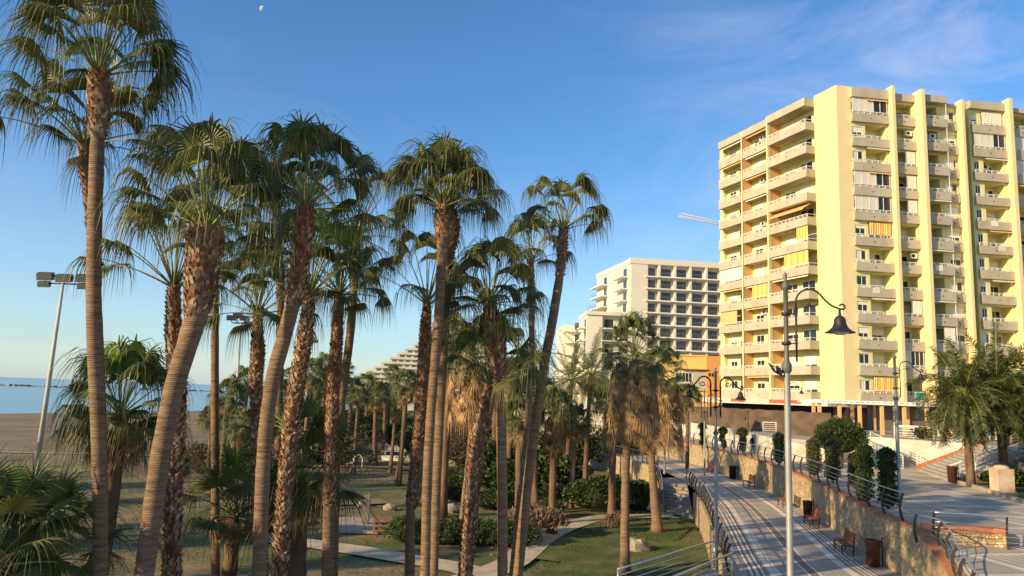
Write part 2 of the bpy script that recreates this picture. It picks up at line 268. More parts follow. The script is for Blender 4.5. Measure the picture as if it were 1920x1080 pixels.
# ---------------------------------------------------------------- mesh builder
class MB:
    def __init__(s): s.v = []; s.f = []; s.m = []; s.sm = []; s.uv = None; s.off = V((0, 0, 0))
    def vert(s, p): s.v.append((p[0], p[1], p[2])); return len(s.v) - 1
    def face(s, ids, mi=0, sm=False): s.f.append(tuple(ids)); s.m.append(mi); s.sm.append(sm)
    def poly(s, pts, mi=0, sm=False):
        i = len(s.v); s.v.extend((p[0], p[1], p[2]) for p in pts); s.face(range(i, i + len(pts)), mi, sm)
    def obox(s, o, ex, ey, ez, mi=0):
        o, ex, ey, ez = V(o), V(ex), V(ey), V(ez)
        if ex.cross(ey).dot(ez) < 0: ex, ey = ey, ex
        i = len(s.v)
        for c in ((0, 0, 0), (1, 0, 0), (1, 1, 0), (0, 1, 0), (0, 0, 1), (1, 0, 1), (1, 1, 1), (0, 1, 1)):
            p = o + ex * c[0] + ey * c[1] + ez * c[2]; s.v.append(tuple(p))
        for f in ((3, 2, 1, 0), (4, 5, 6, 7), (0, 1, 5, 4), (1, 2, 6, 5), (2, 3, 7, 6), (3, 0, 4, 7)): s.face([i + k for k in f], mi)
    def box(s, c, sx, sy, sz, rz=0, mi=0):       # centre of base
        cx, sx_ = cos(rz), sin(rz); ex = V((cx, sx_, 0)) * sx; ey = V((-sx_, cx, 0)) * sy
        s.obox(V(c) - ex / 2 - ey / 2, ex, ey, V((0, 0, sz)), mi)
    def tube(s, pts, r, n=6, mi=0, cap=True, sm=True, jit=0, rnd=None):
        pts = [V(p) for p in pts]; k = len(pts)
        rs = r if isinstance(r, (list, tuple)) else [r] * k
        t0 = (pts[1] - pts[0]).normalized(); a = t0.orthogonal().normalized()
        if abs(t0.z) > .5: a = (V((1, 0, 0)) - t0 * t0.x).normalized()
        base = len(s.v)
        for i in range(k):
            t = (pts[min(i + 1, k - 1)] - pts[max(i - 1, 0)]).normalized()
            a = (a - t * a.dot(t)).normalized(); b = t.cross(a)
            for j in range(n):
                q = 2 * pi * j / n; rr = rs[i] * (1 + (rnd.uniform(-jit, jit) if rnd else 0))
                p = pts[i] + (a * cos(q) + b * sin(q)) * rr; s.v.append(tuple(p))
        for i in range(k - 1):
            for j in range(n):
                A = base + i * n + j; B = base + i * n + (j + 1) % n; s.face((A, B, B + n, A + n), mi, sm)
        if cap:
            s.face([base + j for j in reversed(range(n))], mi); s.face([base + (k - 1) * n + j for j in range(n)], mi)
    def revolve(s, prof, n=12, o=(0, 0, 0), mi=0, sm=True):
        base = len(s.v); o = V(o)
        for r, z in prof:
            for j in range(n):
                q = 2 * pi * j / n; s.v.append((o.x + r * cos(q), o.y + r * sin(q), o.z + z))
        for i in range(len(prof) - 1):
            for j in range(n):
                A = base + i * n + j; B = base + i * n + (j + 1) % n; s.face((A, B, B + n, A + n), mi, sm)
    def prism(s, pts, z0, z1, mi=0, mside=None):   # pts xy CCW ; z1 may be list
        n = len(pts); mside = mi if mside is None else mside
        z1s = z1 if isinstance(z1, (list, tuple)) else [z1] * n
        b = len(s.v)
        for p in pts: s.v.append((p[0], p[1], z0))
        for p, z in zip(pts, z1s): s.v.append((p[0], p[1], z))
        s.face([b + n + i for i in range(n)], mi)
        for i in range(n):
            j = (i + 1) % n; s.face((b + i, b + j, b + n + j, b + n + i), mside)
    def build(s, name, mats, parent=None, origin=None, uv=None):
        me = bpy.data.meshes.new(name)
        o = V(origin) if origin is not None else V((0, 0, 0))
        vs = [(p[0] - o.x, p[1] - o.y, p[2] - o.z) for p in s.v] if origin is not None else s.v
        me.from_pydata(vs, [], s.f)
        for mm in (mats if isinstance(mats, (list, tuple)) else [mats]): me.materials.append(M[mm] if isinstance(mm, str) else mm)
        me.polygons.foreach_set('material_index', s.m); me.polygons.foreach_set('use_smooth', s.sm)
        if uv:
            ul = me.uv_layers.new(name='UVMap')
            for lp in me.loops: ul.data[lp.index].uv = uv(lp.vertex_index)
        me.update()
        ob = bpy.data.objects.new(name, me); COL.objects.link(ob)
        if origin is not None: ob.location = o
        if parent:
            ob.parent = parent
            if origin is not None: ob.location = o - V(parent_loc(parent))
        return ob
def parent_loc(p):
    l = V(p.location)
    return l if not p.parent else l + parent_loc(p.parent)
def tag(o, label=None, cat=None, group=None, kind=None):
    if label: o['label'] = label
    if cat: o['category'] = cat
    if group: o['group'] = group
    if kind: o['kind'] = kind
    return o
def empty(name, loc, label, cat, group=None, rz=0):
    o = bpy.data.objects.new(name, None); COL.objects.link(o); o.location = loc; o.rotation_euler = (0, 0, rz); o.empty_display_size = .3
    return tag(o, label, cat, group)
def copy_tree(o, loc, label, rz=None, group=None, scale=None):
    c = o.copy(); COL.objects.link(c); c.location = loc; c['label'] = label
    if group: c['group'] = group
    if rz is not None: c.rotation_euler = (0, 0, rz)
    if scale: c.scale = (scale,) * 3
    for ch in list(o.children):
        d = ch.copy(); COL.objects.link(d); d.parent = c
        for g in list(ch.children):
            h = g.copy(); COL.objects.link(h); h.parent = d
    return c
def resample(pts, step):
    out = []
    n = len(pts)
    for i in range(n - 1):
        p0 = pts[max(i - 1, 0)]; p1 = pts[i]; p2 = pts[i + 1]; p3 = pts[min(i + 2, n - 1)]
        k = max(1, int((p2 - p1).length / step))
        for j in range(k):
            t = j / k; out.append(.5 * ((2 * p1) + (p2 - p0) * t + (2 * p0 - 5 * p1 + 4 * p2 - p3) * t * t + (3 * p1 - p0 - 3 * p2 + p3) * t ** 3))
    out.append(pts[-1]); return out
# ================================================================ THE SETTING
rnd = random.Random(7)
def shoreX(y): return -132 + (y - 197) * (.30 if y > 197 else .10) if y < 450 else -56 - (y - 450) * .05
def gz(x, y):
    h = .10 * mnoise.noise(V((x * .06, y * .06, 0))) + .03 * mnoise.noise(V((x * .4, y * .4, 3)))
    return h if x > -44 else h
def sheet(name, xs, ys, zf, m):
    b = MB()
    for y in ys:
        for x in xs: b.v.append((x, y, zf(x, y)))
    n = len(xs)
    for j in range(len(ys) - 1):
        for i in range(n - 1): b.face((j * n + i, j * n + i + 1, (j + 1) * n + i + 1, (j + 1) * n + i), 0, True)
    return tag(b.build(name, m), kind='structure')
def lin(a, b, n): return [a + (b - a) * i / n for i in range(n + 1)]
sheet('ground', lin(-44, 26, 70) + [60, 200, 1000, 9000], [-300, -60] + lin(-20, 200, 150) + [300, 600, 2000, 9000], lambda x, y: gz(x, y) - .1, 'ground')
def bz(x, y):
    sx = shoreX(y); t = (x - sx) / 55.0
    if t >= 1: return -.1 + gz(x, y) * (1 if x < -45 else .99)
    if t >= 0: return -1.22 + 1.12 * t ** 1.3 + .04 * mnoise.noise(V((x * .1, y * .1, 0)))
    return max(-6, -1.22 + t * 3)
def beach():
    b = MB(); ys = [-300, -100] + lin(0, 320, 64) + [400, 600, 1500, 9000]; nx = 40
    for y in ys:
        x0 = shoreX(y) - 60
        for i in range(nx + 1):
            x = x0 + (-44 - x0) * i / nx; b.v.append((x, y, bz(x, y)))
    n = nx + 1
    for j in range(len(ys) - 1):
        for i in range(nx): b.face((j * n + i, j * n + i + 1, (j + 1) * n + i + 1, (j + 1) * n + i), 0, True)
    tag(b.build('beach', 'sand'), kind='structure')
beach()
b = MB(); b.poly([(-20000, -400, -1.3), (-40, -400, -1.3), (-40, 20000, -1.3), (-20000, 20000, -1.3)]); tag(b.build('sea', 'sea'), kind='structure')
# thin line of surf on the shore
b = MB()
ys = lin(120, 330, 60)
for k in range(len(ys) - 1):
    o = []
    for y in (ys[k], ys[k + 1]):
        s = shoreX(y) - 1.2 + .8 * sin(y * .13); o.append((s, y))
    wd = .5 + .5 * mnoise.noise(V((ys[k] * .07, 0, 0))) ** 2
    b.obox((o[0][0], o[0][1], -1.29), (wd, 0, 0), (o[1][0] - o[0][0], o[1][1] - o[0][1], 0), (0, 0, .06))
tag(b.build('surf', 'foam'), kind='stuff')
# wooded hills inland, behind the hotels
b = MB(); xs = lin(-900, 2500, 90)
for i, x in enumerate(xs):
    h = 30 + 60 * max(0, min(1, (x + 700) / 900)) + 26 * mnoise.noise(V((x * .004, 2, 0)))
    for (dy, f) in ((0, 0), (250, .55), (600, 1), (1300, .7)): b.v.append((x, 3000 + dy, -4 + h * f * (1 + .2 * mnoise.noise(V((x * .01, dy * .01, 5))))))
for i in range(len(xs) - 1):
    for k in range(3): b.face((i * 4 + k, (i + 1) * 4 + k, (i + 1) * 4 + k + 1, i * 4 + k + 1), 0, True)
tag(b.build('hills', 'hillm'), kind='structure')

# breakwaters out in the sea
def breakwater(a, c, h, wd, label, seed):
    r = random.Random(seed); b = MB(); n = int((c - a).length / 5)
    for i in range(n * 3):
        t = r.random(); p = a.lerp(c, t); s = r.uniform(1.4, 3.2)
        p = p + V((r.uniform(-wd, wd), r.uniform(-wd, wd), -1.3 - s * .3))
        b.box(p, s * 1.6, s * 1.4, s * .45 + h * r.random(), r.random() * 3)
    K_ = 40; q0 = len(b.v); sd_ = V((-(c - a).y, (c - a).x, 0)).normalized()
    for i in range(K_ + 1):
        p = a.lerp(c, i / K_)
        for off, z in ((-wd * 1.6, -1.8), (-wd * .5, -1.3 + h * .55), (wd * .5, -1.3 + h * .55), (wd * 1.6, -1.8)): b.v.append((p.x + sd_.x * off, p.y + sd_.y * off, z))
    for i in range(K_):
        for j in range(3): b.face((q0 + i * 4 + j, q0 + i * 4 + j + 1, q0 + i * 4 + j + 5, q0 + i * 4 + j + 4))
    o = b.build('breakwater', 'rock', origin=(a + c) / 2); tag(o, label, 'breakwater', 'breakwaters in the sea')
breakwater(V((-640, 760, 0)), V((-480, 850, 0)), 1.6, 3, 'low dark rock breakwater in the sea at the far left, left of the tallest palm', 1)
breakwater(V((-440, 900, 0)), V((-385, 1050, 0)), 1.2, 3, 'thin rock breakwater in the sea seen between the leaning palm and the next trunks', 2)

# promenade ribbon
LE = [(-1.5, 0), (.8, 5), (3.0, 10), (5.2, 17), (7.2, 24), (8.9, 29.8), (9.8, 33.9), (11.5, 41.7), (13.0, 49), (13.8, 54.1), (14.9, 62.6), (14.9, 73.6), (13.7, 84), (11.1, 92), (7, 108), (1, 128), (-6, 150)]
RE = [(7, -1), (9, 4.5), (10.8, 9), (12.8, 16), (14.6, 24), (15.9, 29.4), (16.3, 33), (17.6, 39.5), (18.7, 45.5), (19.7, 52), (20.6, 62), (20.5, 71.5), (20.3, 80), (18.2, 95), (14.5, 111), (9, 131), (2, 152)]
LE3 = resample([V((a, c, 1.7)) for a, c in LE], 1e9 if 0 else 1.0); RE3 = resample([V((a, c, 1.7)) for a, c in RE], 1.0)
def atlen(pts, t):
    d = [0]
    for i in range(len(pts) - 1): d.append(d[-1] + (pts[i + 1] - pts[i]).length)
    s = t * d[-1]
    for i in range(len(pts) - 1):
        if d[i + 1] >= s: return pts[i].lerp(pts[i + 1], (s - d[i]) / max(1e-6, d[i + 1] - d[i]))
    return pts[-1]
def paired(i, k=8):       # same parameter on both edges
    n = len(LE) - 1; seg = i // k; t = (i % k) / k
    def cr(P):
        p = [V(q) for q in P]; s = min(seg, n - 1); tt = 1.0 if seg >= n else t
        p0, p1, p2, p3 = p[max(s - 1, 0)], p[s], p[s + 1], p[min(s + 2, n)]
        return .5 * ((2 * p1) + (p2 - p0) * tt + (2 * p0 - 5 * p1 + 4 * p2 - p3) * tt * tt + (3 * p1 - p0 - 3 * p2 + p3) * tt ** 3)
    return cr(LE), cr(RE)
b = MB(); uvl = []; NA = 14; vlen = 0; prev = None
cnt = (len(LE) - 1) * 8 + 1
LEs, REs = [], []
for i in range(cnt):
    l, r = paired(i); LEs.append(l); REs.append(r); mid = (l + r) / 2
    if prev is not None: vlen += (mid - prev).length
    prev = mid
    for k in range(NA + 1):
        p = l.lerp(r, k / NA); b.v.append((p.x, p.y, 1.7)); uvl.append((k / NA, vlen))
for i in range(cnt - 1):
    for k in range(NA):
        a = i * (NA + 1) + k; b.face((a, a + 1, a + NA + 2, a + NA + 1))
tag(b.build('promenade', 'prom', uv=lambda vi: uvl[vi]), kind='structure')
# upper plaza and the nearer, slightly lower apron
near = [p for p in REs if p.y <= 29.3]; far = [p for p in REs if p.y > 29.3]
b = MB(); b.prism([(far[0].x + .3, 29.35)] + [(90, 29.35), (90, 170), (5, 170)] + [(p.x + .3, p.y) for p in reversed(far)], -.5, 3.7, 0, 1)
tag(b.build('plaza', ['plaza', 'concrete']), kind='structure')
b = MB(); b.prism([(near[0].x + .3, near[0].y), (90, -5), (90, 29.33), (near[-1].x + .3, 29.33)] + [(p.x + .3, p.y) for p in reversed(near[:-1])], -.5, 3.3, 0, 1)
tag(b.build('apron', ['plaza', 'concrete']), kind='structure')
# street level behind the white wall, and the terrace under the flats
b = MB(); b.prism([(23.75, 67.2), (25.8, 62.8), (30.2, 65.6), (30.2, 400), (400, 400), (400, 900), (-10, 900), (8, 160), (24.9, 112), (24.75, 86)], 0, 5.45, 0, 0)
tag(b.build('street', 'concrete'), kind='structure')
b = MB(); b.prism([(30.25, 66.3), (32.3, 62.5), (34.2, 60.2), (36.6, 57), (34.6, 48.2), (60, 42), (120, 60), (120, 200), (30.25, 200)], 0, 5.9, 0, 1)
tag(b.build('terrace', ['slab', 'whitewall']), kind='structure')
# garden paths
def flat(name, px, z, m, kind='structure', world=False):
    pts = px if world else [G(a, c, 0) for a, c in px]
    b = MB(); b.poly([(p[0], p[1], z) for p in pts]); return tag(b.build(name, m), kind=kind)
def pathribbon(name, c, wd, z, m):
    pts = resample([V((a, d, 0)) for a, d in c], 1.0); b = MB()
    for i, p in enumerate(pts):
        t = (pts[min(i + 1, len(pts) - 1)] - pts[max(i - 1, 0)]).normalized(); s = V((-t.y, t.x, 0)) * wd / 2
        for q in (p + s, p - s): b.v.append((q.x, q.y, z + gz(q.x, q.y) + .0))
    for i in range(len(pts) - 1): b.face((2 * i, 2 * i + 1, 2 * i + 3, 2 * i + 2))
    return tag(b.build(name, m), kind='structure')
pathribbon('path', [(-14, 43), (-9.8, 41.3), (-4.9, 38.8), (-1, 36.2), (1, 32)], 1.9, .02, 'pathm')
pathribbon('path', [(-3, 33), (.2, 38), (2.4, 45.5), (4.9, 51), (7.5, 54.2), (12.4, 55.6)], 1.7, .035, 'pathm')
pathribbon('path', [(-1, 60), (.8, 55), (3.6, 51.5), (5.2, 50)], 1.4, .025, 'pathm')
pathribbon('path', [(-48, 92), (-30, 66), (-21, 58.5), (-14, 56), (-9, 58)], 2.4, .02, 'sand')
pathribbon('path', [(-44, 150), (-30, 86), (-14, 84), (-2, 80)], 3.2, .03, 'sand')
pathribbon('path', [(4, 74), (7.5, 69), (11, 60), (12.6, 56.3)], 1.5, .03, 'pathm')
pathribbon('path', [(-80, 83), (-58, 84.5), (-44.5, 86.5), (-38, 87)], .8, .04, 'pathm')
b = MB(); b.prism([(-10.8, 45), (-6.6, 45.2), (-6.8, 49.6), (-10.6, 49.8)], -.05, .09); tag(b.build('shower_pad', 'slab'), kind='structure')
pathribbon('lawn', [(3.6, 39), (4.8, 41.8), (6.6, 45.4), (8.6, 49.6), (10.2, 53)], 6.0, .012, 'lawn')
pathribbon('lawn', [(2.0, 29), (4.8, 35.5), (7.6, 40.5), (9.6, 46)], 6.6, .03, 'lawn')

# walls
def ribbonwall(name, pts, z0, z1, th, m, label, cat, cap=None, capm='capred', group=None):
    z1s = z1 if isinstance(z1, (list, tuple)) else [z1] * len(pts)
    n = len(pts); o = V((pts[0].x, pts[0].y, z0)); root = None
    def strip(hlo, hhi, ta, tb):
        b = MB()
        for i, p in enumerate(pts):
            t = (pts[min(i + 1, n - 1)] - pts[max(i - 1, 0)]).normalized(); s = V((-t.y, t.x))
            for q, z in ((p + s * ta, hlo(i)), (p + s * ta, hhi(i)), (p - s * tb, hhi(i)), (p - s * tb, hlo(i))): b.v.append((q.x, q.y, z))
        for i in range(n - 1):
            for k in range(4): b.face((i * 4 + k, i * 4 + (k + 1) % 4, (i + 1) * 4 + (k + 1) % 4, (i + 1) * 4 + k))
        b.face((0, 1, 2, 3)); b.face([(n - 1) * 4 + k for k in (3, 2, 1, 0)])
        return b
    if cap:
        root = empty(name, o, label, cat, group)
        strip(lambda i: z0, lambda i: z1s[i] - cap, th / 2, th / 2).build('masonry', m, root, o)
        strip(lambda i: z1s[i] - cap, lambda i: z1s[i], th / 2 + .04, th / 2 + .04).build('coping', capm, root, o)
    else:
        root = tag(strip(lambda i: z0, lambda i: z1s[i], th / 2, th / 2).build(name, m, origin=o), label, cat, group)
    return root
ri = [i for i, p in enumerate(REs) if 29 <= p.y < 135]
wp = [V((REs[i].x + .2, REs[i].y)) for i in ri]
nearw = [V((14.05, 22.5)), V((14.9, 25.2)), V((15.5, 27.4))]
ribbonwall('retaining_wall', nearw + wp, 1.55, [2.5, 3.0, 3.5] + [3.82] * len(wp), .42, 'stone', 'long golden rubble stone retaining wall with orange coping between lower promenade and upper plaza', 'wall', .10)
li = [i for i, p in enumerate(LEs) if 2 <= p.y < 55.5]
ribbonwall('retaining_wall', [V((LEs[i].x - .1, LEs[i].y)) for i in li], -.3, 1.82, .4, 'stone', 'stone retaining wall holding the promenade above the lawn, from the garden steps towards the viewer', 'wall')
ribbonwall('retaining_wall', [V((12.75, 65.8)), V((13.9, 69.5)), V((14.75, 74)), V((13.5, 84)), V((10.9, 92)), V((6.8, 108)), V((1, 126))], -.3, 1.85, .45, 'stone', 'stone retaining wall along the far left edge of the promenade behind the skirted palms', 'wall')
ribbonwall('stair_wall', [V((11.85, 57.2)), V((12.2, 60)), V((12.65, 65.7))], -.2, [.75, 1.9, 2.3], .3, 'stone', 'red topped stone side wall left of the garden steps', 'wall', .12)
ribbonwall('low_wall', [V((16.1, 29.4)), V((17.2, 29.25)), V((18.6, 29.2)), V((19.0, 28.9))], 3.2, 3.98, .34, 'stone', 'short low stone wall with bright orange coping at the near corner of the upper plaza', 'wall', .22)
ribbonwall('white_wall', [V((p[0], p[1])) for p in ((8, 158), (18, 130), (24.6, 112), (24.5, 98), (24.4, 86), (24.0, 76), (23.4, 68.4), (23.4, 66.2), (24.6, 63.4), (26.2, 62.4), (30.0, 65.2))], 3.6, [5.7, 5.7, 5.65, 5.6, 5.6, 5.55, 5.5, 5.4, 5.2, 4.9, 4.6], .5, 'whitewall', 'long off-white wall along the back of the upper walk below the brown screen', 'wall')
# garden steps (left)
b = MB(); NS = 9
for k in range(NS):
    t0 = k / NS; t1 = (k + 1) / NS
    def sp_(t): return V((12.05, 57.5)).lerp(V((12.75, 62.4)), t), V((13.75, 55.4)).lerp(V((14.9, 62.2)), t)
    a0, b0 = sp_(t0); a1, b1 = sp_(1)
    b.prism([(a0.x, a0.y), (b0.x, b0.y), (b1.x, b1.y), (a1.x, a1.y)], -.2 + .001 * k, (k + 1) * 1.68 / NS)
b.prism([(12.75, 62.42), (14.88, 62.22), (14.95, 66.2), (12.85, 66.2)], -.2, 1.685)
tag(b.build('garden_steps', 'slab', origin=(13, 57, 0)), 'pale stone steps with a landing going down from the promenade to the garden', 'steps')
# plaza stairs (right)
B0, B1 = V((31.8, 58.4)), V((29.3, 49.8)); PD = V((.96, -.28)); NS = 13
st = empty('plaza_stairs', (30.5, 54, 3.7), 'wide grey stairs with orange edge rising from the plaza to the white terrace', 'stairs')
b = MB()
for k in range(NS):
    s = PD * (k * .36); e = PD * 5.2; z1 = 3.7 + (k + 1) * 2.2 / NS - .01
    a0, a1, a2, a3 = B1 + s, B1 + e, B0 + e, B0 + s
    b.prism([(a0.x, a0.y), (a1.x, a1.y), (a2.x, a2.y), (a3.x, a3.y)], 3.6 + .001 * k, z1)
b.build('flight', 'concrete', st, (30.5, 54, 3.7))
b = MB(); n_ = V((-.28, -.96)); q0 = B0; q1 = B0 + PD * 4.9; wv_ = V((.28, .96)) * .35
b.v += [(q0.x, q0.y, 3.6), (q1.x, q1.y, 3.6), (q1.x, q1.y, 6.25), (q0.x, q0.y, 4.05), (q0.x + wv_.x, q0.y + wv_.y, 3.6), (q1.x + wv_.x, q1.y + wv_.y, 3.6), (q1.x + wv_.x, q1.y + wv_.y, 6.25), (q0.x + wv_.x, q0.y + wv_.y, 4.05)]
for f in ((0, 1, 2, 3), (5, 4, 7, 6), (3, 2, 6, 7), (0, 3, 7, 4), (1, 5, 6, 2)): b.face(f)
b.build('edge_wall', 'capred', st, (30.5, 54, 3.7))
# access ramp
b = MB(); b.prism([(31.2, 59.2), (33.0, 59.6), (31.7, 66.0), (29.9, 65.0)], 3.6, [3.72, 3.72, 5.3, 5.3], 0, 1)
b.prism([(29.9, 65.02), (31.7, 66.02), (32.6, 63.2), (32.9, 64.5), (30.3, 66.2)][:2] + [(31.9, 67.2), (30.0, 67.2)], 3.6, 5.32, 0, 1)
tag(b.build('access_ramp', ['slab', 'whitewall'], origin=(31, 60, 3.7)), 'sloping access ramp with white side wall left of the plaza stairs', 'ramp')
# planting bed
b = MB(); bed = [(29.7, 49.0), (28.9, 45.6), (27.6, 40.5), (60, 34), (60, 42), (34.5, 48.1)]
b.prism(bed, 3.6, 3.84); tag(b.build('planting_bed', 'lawn'), kind='structure')
# ================================================================ RAILINGS, LAMPS, STREET FURNITURE
def dense(pts, step): return resample([V(p) for p in pts], step)
def bow_railing(pts, label, spacing=1.5, h=1.1, out=1, group='bow post railings', rails=5):
    """pts: 3D foot line ; out=+1 bows to the left of travel"""
    P = dense(pts, .5); n = len(P); o = P[0].copy(); root = empty('railing', o, label, 'railing', group)
    prof = [(0, 0), (.09, .22), (.13, .50), (.09, .80), (-.03, h)]
    def side(i):
        t = (P[min(i + 1, n - 1)] - P[max(i - 1, 0)]); t.z = 0; t.normalize(); return V((-t.y, t.x, 0)) * out
    acc = 0; last = None; idx = []
    for i in range(n):
        if last is None or (P[i] - P[last]).length >= spacing: idx.append(i); last = i
    for i in idx:
        s = side(i); b = MB(); t = V((s.y, -s.x, 0))
        for (a, z), (c, z2) in zip(prof[:-1], prof[1:]):
            p0 = P[i] + s * a + V((0, 0, z)); p1 = P[i] + s * c + V((0, 0, z2)); d = (p1 - p0); nn = d.cross(t).normalized() * .045
            b.obox(p0 - t * .03 - nn, t * .06, nn * 2, d)
        b.build('post', 'postiron', root, P[i])
    b = MB()
    hs = [(.13, .24), (.16, .44), (.15, .64), (.11, .84)][:rails - 1]
    for a, z in hs: b.tube([P[i] + side(i) * (a - .06) + V((0, 0, z)) for i in range(0, n, 2)] + [P[-1] + side(n - 1) * (a - .06) + V((0, 0, z))], .012, 4)
    b.build('cables', 'steel', root, o)
    b = MB(); b.tube([P[i] + side(i) * -.06 + V((0, 0, h)) for i in range(n)], .028, 6); b.build('handrail', 'steel', root, o)
    return root
def z_(l, z): return [(a, c, z) for a, c in l]
LL = [(LEs[i].x - .1, LEs[i].y, 1.82) for i in range(len(LEs)) if 29.5 < LEs[i].y < 62.4]
bow_railing(LL, 'bow post railing along the left edge of the promenade beside the double lamp', 1.35)
bow_railing(z_([(12.9, 66.2), (13.9, 69.5), (14.75, 74), (13.5, 84), (10.9, 92), (6.8, 108)], 1.85), 'bow post railing on the far left edge of the promenade behind the skirted palms', 1.6)
bow_railing([(11.85, 57.2, .72), (12.2, 60, 1.8), (12.65, 65.7, 2.2)], 'short bow post railing on the left side wall of the garden steps', 1.0, h=.95)
bow_railing(z_([(9.2, 58.5), (10.3, 63), (10.9, 67), (11.3, 72)], .1), 'low bow post railing beside the garden path left of the steps', 1.3)
UR = [(REs[i].x + .2, REs[i].y, 3.82) for i in range(len(REs)) if 31.0 < REs[i].y < 128]
bow_railing(UR, 'long bow post railing on top of the golden retaining wall', 1.75)
bow_railing([(16.3, 28.9, 3.3), (18.8, 28.5, 3.3), (20.6, 27.0, 3.3), (20.9, 25.0, 3.3)], 'bow post railing round the corner by the orange topped low wall', 2.1, h=1.2, group=None)
bow_railing([(15.4, 28.5, 3.45), (15.75, 27.9, 3.4), (15.6, 26.9, 3.25), (14.9, 25.2, 2.9), (14.0, 22.6, 2.45), (13.0, 19.5, 2.0)], 'curving steel handrail at the near end of the golden retaining wall', .9, h=1.0, out=-1, group=None)
def tube_railing(pts, label, m='white', h=1.0, bars=4, spacing=1.6, r=.034, group=None, cat='railing', name='railing', start=.18):
    P = [V(p) for p in pts]; o = P[0].copy(); root = empty(name, o, label, cat, group)
    cum = 0
    Q = []
    for a, c in zip(P[:-1], P[1:]):
        k = max(1, round((c - a).length / spacing))
        for j in range(k): Q.append(a.lerp(c, j / k))
    Q.append(P[-1])
    for q in Q:
        b = MB(); b.tube([q, q + V((0, 0, h))], r * 1.1, 6); b.build('post', m, root, q)
    b = MB(); b.tube([q + V((0, 0, h)) for q in P], r * 1.3, 6); b.build('handrail', m, root, o)
    b = MB()
    for k in range(bars):
        z = start + (h - start) * k / bars; b.tube([q + V((0, 0, z)) for q in P], r * .6, 5)
    b.build('bars', m, root, o); return root
tube_railing([(8.6, 31.2, 1.7), (3.9, 25.9, 1.62)], 'steel rail with four bars on the far side of the footbridge over the lawn', 'steel', 1.05, 4, 7, .03, 'footbridge rails')
tube_railing([(8.6, 28.8, 1.7), (4.3, 23.4, 1.62)], 'steel rail on the near side of the footbridge over the lawn', 'steel', 1.05, 4, 7, .03, 'footbridge rails')
b = MB(); b.prism([(3.6, 25.6), (4.4, 23.2), (8.75, 28.75), (8.55, 31.2)], 1.4, 1.66); tag(b.build('footbridge', 'concrete', origin=(6, 27, 1.4)), 'narrow concrete footbridge leaving the promenade over the lawn at the bottom of the view', 'footbridge')
wg = 'white steel railings around terrace and stairs'
tube_railing([(31.2, 59.3, 3.72), (29.95, 65.0, 5.3), (30.1, 67.0, 5.32)], 'white railing on the outer edge of the sloping access ramp', group=wg)
tube_railing([(32.9, 59.8, 3.72), (31.75, 65.6, 5.3)], 'white railing on the inner edge of the sloping access ramp', group=wg)
tube_railing([(32.3, 62.6, 5.9), (34.3, 60.3, 5.9), (36.7, 57.1, 5.9)], 'white railing along the terrace edge above the curved white wall', group=wg, bars=3)
tube_railing([(30.4, 67.4, 5.9), (30.5, 72, 5.9), (28.6, 76, 5.5), (26.6, 78, 5.5)], 'short white railing at the far left corner of the terrace beyond the ball tree', group=wg)
tube_railing([(34.3, 66, 5.9), (44, 62.5, 5.9), (50, 61, 5.9)], 'white railing across the terrace in front of the pergola columns', group=wg)
tube_railing([(B0.x, B0.y, 4.05), (B0.x + PD.x * 4.9, B0.y + PD.y * 4.9, 6.25)], 'white handrail on the orange edge of the plaza stairs', group=wg, h=.95)
q0 = B1 + V((.1, .45)); q1 = q0 + PD * 4.9
tube_railing([(q0.x, q0.y, 3.72), (q1.x, q1.y, 5.9)], 'white handrail on the right side of the plaza stairs by the brown bin', group=wg, h=.95, bars=3)
tube_railing([(36.2, 47.9, 5.9), (44, 46, 5.9), (52, 44.2, 5.9)], 'white railing on the terrace edge at the far right behind the bushy palms', group=wg)

